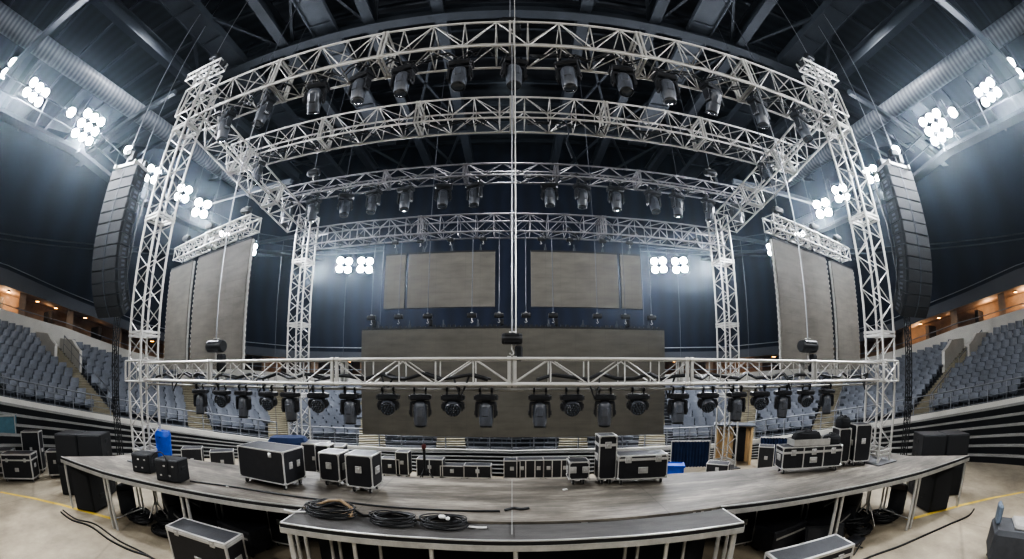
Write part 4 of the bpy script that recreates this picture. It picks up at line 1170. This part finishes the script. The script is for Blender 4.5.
# rear floor behind the stage: row of cases and racks
for k, (px, w, h, fs, lab) in enumerate(((392, .7, .55, 0, 'low grey rack case on the floor behind the stage, leftmost under the dark screen'), (404, .45, .8, 0, 'upright case behind the stage, second under the dark screen'),
        (431, .9, .6, 1, 'rack case with a pale top behind the stage, left of centre'), (453, .8, .4, 0, 'low case behind the stage just left of centre'), (478, .9, .42, 1, 'low double case behind the stage near the centre'),
        (512, .55, .6, 0, 'dark case behind the middle of the stage'), (530, .9, .62, 2, 'rack with three bays behind the stage right of centre'), (556, .9, .62, 2, 'rack with three bays behind the small stage case'))):
    p = at_y(px, 468, 12.1)
    flight_case(lab, (p.x, 12.1, 0), 0, w, .45, h+.12, None, None, max(1, fs), True, False, .03, frontseams=fs)
flight_case('dark case on the floor beside the blue tarpaulin', (-6.5, 11.2, 0), R(10), .9, .6, 1.25, None, None, 1, True, True, .05)
flight_case('open frame rack behind the upright pair of stage cases', (-5.7, 11.2, 0), R(10), .6, .6, 1.2, None, None, 1, True, True, .05)
for k, (x, y, w, h, lab) in enumerate(((-9.9, 10.0, .9, .9, 'case behind the stage at left, between the towers'), (-10.9, 9.4, .8, 1.0, 'dark case behind the stage at left, near the blue sack'), (-8.9, 10.6, .8, .7, 'low case behind the stage at left, beside the rear tower'),
        (8.9, 10.9, .6, 1.0, 'small case right of the rear right tower'), (9.6, 10.2, .9, .6, 'low pale edged case on the floor right of the rear tower'), (7.0, 11.2, .8, .5, 'low case on the floor left of the rear right tower'))):
    flight_case(lab, (x, y, 0), R(-40 if x > 0 else 40), w, .55, h, None, None, 1, True, False, .028)
# blue crate, blue drapes, plywood doorway
t = thing('blue_crate', 'bright blue plastic crate behind the stage right of the long case', 'crate', (5.1, 11.0, 0), R(-20))
mb = MB(); mb.prism([(-.36, -.25), (.36, -.25), (.36, .25), (-.36, .25)], .02, .62); mb.build('tub', M['blue'], t)
mb = MB()
for sy in (-1, 1): mb.box((0, sy*.26, .62), (.8, .04, .06))
for sx in (-1, 1): mb.box((sx*.38, 0, .62), (.04, .54, .06))
mb.build('rim', M['blue'], t)
flight_case('small pale edged case beside the blue crate', (4.25, 11.5, 0), 0, .5, .5, .75, None, None, 1, True, False, .05)
def drape(lab, x0, y0, x1, y1, h, m):
    t = thing('drape', lab, 'curtain', (x0, y0, 0))
    n = 40; A = []; B = []
    d = V((x1-x0, y1-y0, 0)); nrm = V((d.y, -d.x, 0)).normalized()
    for i in range(n+1):
        p = d*(i/n)+nrm*.06*math.sin(i*1.9); A.append(p+V((0, 0, .02))); B.append(p*1+V((0, 0, h)))
    MB().strip(A, B).build('cloth', M[m], t)
    MB().tube((0, 0, h), d+V((0, 0, h)), .03, 6).build('rod', M['alu_dull'], t)
    for e in (V((0, 0, 0)), d): MB().tube(e, e+V((0, 0, h)), .03, 6).build('upright', M['alu_dull'], t)
drape('dark blue drape behind the stage, left of the plywood doorway', 5.9, 12.9, 7.35, 12.5, 1.0, 'bluedark')
drape('dark blue drape behind the stage, right of the plywood doorway', 9.35, 11.9, 10.6, 11.1, 1.1, 'bluedark')
t = thing('plywood_doorway', 'open plywood booth with a beige back, behind the rear right tower', 'booth', (8.55, 12.65, 0), R(-32))
mb = MB()
for sx in (-1, 1): mb.box((sx*.72, .2, .75), (.1, .6, 1.5))
mb.box((0, .45, .75), (1.4, .05, 1.5)); mb.build('side_panel', M['ply'], t)
mb = MB(); mb.box((0, .15, 1.53), (1.7, .8, .06)); mb.build('roof', M['beamlow'], t)
mb = MB(); mb.box((.25, .38, .7), (.5, .03, 1.35)); mb.build('opening_shade', M['black'], t)  # black panel standing in for the dark of the opening
for px_, x, y in ((0, -5.2, 12.9),):
    t = thing('blue_tarp', 'dark blue tarpaulin covering gear behind the big stage case', 'tarpaulin', (-7.55, 11.0, 0), R(20))
    mb = MB(); rings = []
    for k, z in ((1.05, 0), (1, .7), (.95, 1.25), (.8, 1.4)):
        rings.append([(math.copysign(abs(math.cos(a))**.4, math.cos(a))*.75*k, math.copysign(abs(math.sin(a))**.4, math.sin(a))*.4*k+.03*math.sin(6*a), z) for a in [2*PI*i/28 for i in range(28)]])
    for a, b in zip(rings, rings[1:]): mb.strip(a+[a[0]], b+[b[0]])
    mb.add(rings[-1], [tuple(range(28))]); mb.build('cover', M['bluedark'], t)
    MB().box((0, -.42, .06), (1.3, .03, .1)).build('skid', M['alu_dull'], t)
# lamp stand behind the stage
t = thing('light_stand', 'thin dark stand with a red lamp behind the stage, left of centre', 'stand', (-2.8, 11.6, 0))
MB().tube((0, 0, .3), (0, 0, 1.15), .045, 8).build('pole', M['black'], t)
for i in range(3):
    a = 2*PI*i/3; MB().tube((0, 0, .5), (.4*math.cos(a), .4*math.sin(a), .01), .02, 6).build('leg', M['black'], t)
mb = MB(); mb.rbox((0, 0, 1.2), (.13, .13, .16), .03); mb.build('lamp_head', M['red'], t)

# ------------------------------------------------------------------ under the stage
def dolly(lab, x, y, w, d, rz, h=.3):
    t = thing('storage_box', lab, 'box', (x, y, 0), rz)
    mb = MB(); mb.rbox((0, 0, .08+h/2), (w, d, h), .03); mb.build('body', M['casetop'], t)
    mb = MB(); mb.box((0, -d/2-.005, .08+h*.7), (w*.9, .015, .04)); mb.build('front_trim', M['alu_dull'], t)
    for sx in (-1, 1):
        for sy in (-1, 1): MB().lathe([(.04, -.02), (.04, .02)], 10, Matrix.Translation((sx*w*.4, sy*d*.35, .04)) @ Matrix.Rotation(PI/2, 4, 'Y')).build('wheel', M['wheel'], t)
    return t
def heap(lab, x, y, r, n):
    t = thing('cable_heap', lab, 'cables', (x, y, 0))
    for k in range(3):
        pts = []
        ph = rnd.uniform(0, 6)
        for i in range(n*14):
            a = 2*PI*i/14+ph; q = i/14
            rr = r*(.5+.5*abs(math.sin(q*1.3+k)))
            pts.append(V((rr*math.cos(a)+.1*math.sin(q*2.1), rr*math.sin(a)*.7, .03+.10*abs(math.sin(q*1.7+k))+.02*q)))
        MB().path(pts, .024, 5).build('loop', M['cable'], t)
for sg, sd in ((-1, 'left'), (1, 'right')):
    dolly('long low black trunk under the stage at %s, near the front legs' % sd, sg*6.9, 5.75, 1.5, .7, sg*R(20), .4)
    dolly('black trunk farther back under the stage at %s' % sd, sg*8.1, 6.1, 1.2, .6, sg*R(30), .5)
    dolly('flat black trunk under the stage at %s, between the paired legs' % sd, sg*5.4, 5.75, 1.1, .6, sg*R(10), .5)
    heap('dark heap of cables under the stage at %s, near the subwoofer' % sd, sg*8.9, 5.35, .45, 6)
    heap('dark heap of cables under the stage at %s, near the middle legs' % sd, sg*7.6, 5.2, .35, 5)
    flight_case('upright case deep under the stage at %s' % sd, (sg*4.6, 6.3, 0), 0, .6, .5, 1.0, None, None, 1, True, False, .03)
    flight_case('dark case under the middle of the stage, %s of the centre line' % sd, (sg*1.5, 6.1, 0), 0, 1.1, .5, .85, None, None, 2, True, False, .02)
    heap('tangle of cables under the stage at %s, behind the first paired legs' % sd, sg*8.0, 5.75, .5, 7)
    dolly('black box under the stage at %s, just inside the subwoofer' % sd, sg*9.7, 5.5, .6, .5, sg*R(30), .62)
    dolly('tall black box under the stage at %s, behind the cable heaps' % sd, sg*7.1, 6.2, .8, .5, sg*R(15), .8)
    # scaffold base under the stage
    t = thing('floor_stand', 'steel tripod floor stand under the stage at %s' % sd, 'stand', (sg*8.4, 5.65, 0))
    MB().tube((0, 0, .1), (0, 0, 1.1), .03, 8).build('pole', M['alu_dull'], t)
    for i in range(3):
        a = 2*PI*i/3+.4; MB().tube((0, 0, .55), (.4*math.cos(a), .4*math.sin(a), .015), .018, 6).build('leg', M['alu_dull'], t)
    mb = MB(); mb.rbox((0, 0, 1.12), (.3, .04, .05), .01); mb.build('crossbar', M['black'], t)
# added black sheets that darken the space under the deck
def dark_cloth(lab, pts, z1):
    o0 = V((*pts[0], 0)); t = thing('added_dark_cloth', lab, 'curtain', o0)
    A = []
    for a, b in zip(pts, pts[1:]):
        a, b = V((*a, 0)), V((*b, 0)); n = int((b-a).length/.1)
        d = (b-a); nr = V((-d.y, d.x, 0)).normalized()
        A += [a.lerp(b, i/n)-o0+nr*.04*math.sin(i*1.3) for i in range(n+1)]
    MB().strip([p+V((0, 0, .015)) for p in A], [p+V((0, 0, z1)) for p in A]).build('cloth', M['bag'], t)
dark_cloth('added black cloth keeping the space under the back of the stage dark', [(-8.7, 6.55), (-6, 6.75), (-3.4, 6.95), (3.4, 6.95), (6, 6.75), (8.7, 6.55)], 1.23)
dark_cloth('added black cloth keeping the space behind the thrust legs dark', [(-3.3, 5.4), (3.3, 5.4)], 1.2)
# folded flat screen case leaning under the stage at right
t = thing('folded_panel', 'dark panel leaning under the right part of the stage', 'panel', (6.05, 4.95, 0), R(-22))
mb = MB(); Mx = Matrix.Rotation(R(-18), 4, 'X'); mb.rbox((0, 0, .32), (.95, .06, .62), .015, Mx); mb.build('board', M['black'], t)
mb = MB(); mb.rbox((0, -.035, .32), (.85, .02, .52), .008, Mx); mb.build('face', M['cab'], t)
# stacked chairs like clutter
t = thing('folding_stool', 'black folded stool lying on the floor under the right of the stage', 'stool', (6.85, 4.75, 0), R(15))
MB().rbox((0, 0, .22), (.5, .34, .06), .02).build('seat', M['blackplastic'], t)
for sx in (-1, 1):
    for sy in (-1, 1): MB().tube((sx*.2, sy*.13, .2), (-sx*.24, sy*.15, .012), .015, 6).build('leg', M['black'], t)
# covered bench at the bottom right
p = at_z(1010, 552, .95)
t = thing('padded_bench', 'dark grey padded bench with a blue grey backrest block at the bottom right', 'bench', (9.2, 1.5, 0), R(-66))
mb = MB(); mb.rbox((0, 0, .5), (1.5, 1.0, .62), .08); mb.build('seat_block', M['greycover'], t)
mb = MB(); mb.rbox((-.66, .1, .98), (.12, .4, .38), .04); mb.build('backrest_block', M['bluegrey'], t)
mb = MB(); mb.rbox((.2, .05, .83), (.9, .7, .1), .04); mb.build('cushion', M['alu_dull'], t)
for sx in (-1, 1):
    for sy in (-1, 1): MB().lathe([(.05, 0), (.05, .22)], 10, Matrix.Translation((sx*.6, sy*.38, 0))).build('foot', M['black'], t)
# small litter on deck
def scrap(px, py, lab, w, m):
    p = at_z(px, py, DZ); t = tag(MB().rbox((0, 0, .012), (w, w*.5, .02), .005).build('paper_scrap', M[m], None, (p.x, p.y, DZ), (0, 0, .4)), lab, 'scrap')
scrap(565, 490, 'small white scrap lying on the right of the stage middle', .09, 'white')
scrap(228, 487, 'small white scrap on the deck in front of the big left case', .08, 'white')

# ================================================================== LIGHT
for sg in (-1, 1):
    for (x, y, z, e) in ((13.7, 1.0, H+7.4, 2600), (13.7, 4.4, H+7.3, 3600), (15.0, 8.7, H+7.3, 2200), (15.0, 12.8, H+7.3, 2600), (12, 20.5, H+6.2, 2200), (6.5, 21, H+5.8, 2200)):
        aim('flood_light', 'SPOT', (sg*x, y, z), (sg*-1.5, 5.5, 1), e, .5, (.95, .97, 1), 150)
    aim('flood_light', 'SPOT', (sg*12, -8, H+9), (0, 6, 3), 3000, .8, (1, .98, .95), 120)
    aim('flood_light', 'SPOT', (sg*5, -12, H+11), (0, 7, 3), 2000, .8, (1, .98, .95), 120)
aim('seat_fill_light', 'SPOT', (0, 13.5, ROOF-1), (0, 16.5, 1.0), 6000, .6, (.97, .98, 1), 100)  # added fill lamps without fixtures, to brighten the seats in the stands
for sg in (-1, 1):
    aim('seat_fill_light', 'SPOT', (sg*9, 12, ROOF-1), (sg*9.5, 14.5, 2), 2600, .6, (.97, .98, 1), 90)
    aim('seat_fill_light', 'SPOT', (sg*12, 5, ROOF-1), (sg*21, 8, 4), 3000, .6, (.97, .98, 1), 90)
w = bpy.data.worlds.new('world'); S.world = w; w.use_nodes = True
w.node_tree.nodes['Background'].inputs[0].default_value = (.55, .65, .85, 1); w.node_tree.nodes['Background'].inputs[1].default_value = .05
S.view_settings.view_transform = 'AgX'; S.view_settings.look = 'AgX - High Contrast'
S.view_settings.exposure = .1

# thin haze in the arena air
hz = MB().box((0, 6, 9), (90, 90, 22)).build('haze', M['black'])
m = bpy.data.materials.new('thin_haze'); m.use_nodes = True; nt = m.node_tree
for n in list(nt.nodes):
    if n.type == 'BSDF_PRINCIPLED': nt.nodes.remove(n)
vs = nt.nodes.new('ShaderNodeVolumeScatter'); vs.inputs['Density'].default_value = .0014; vs.inputs['Anisotropy'].default_value = .86
vs.inputs['Color'].default_value = (.72, .86, 1, 1)
nt.links.new(vs.outputs[0], nt.nodes['Material Output'].inputs['Volume'])
hz.data.materials.clear(); hz.data.materials.append(m)
tag(hz, 'thin bluish haze hanging in the air of the whole arena', 'haze', kind='stuff')
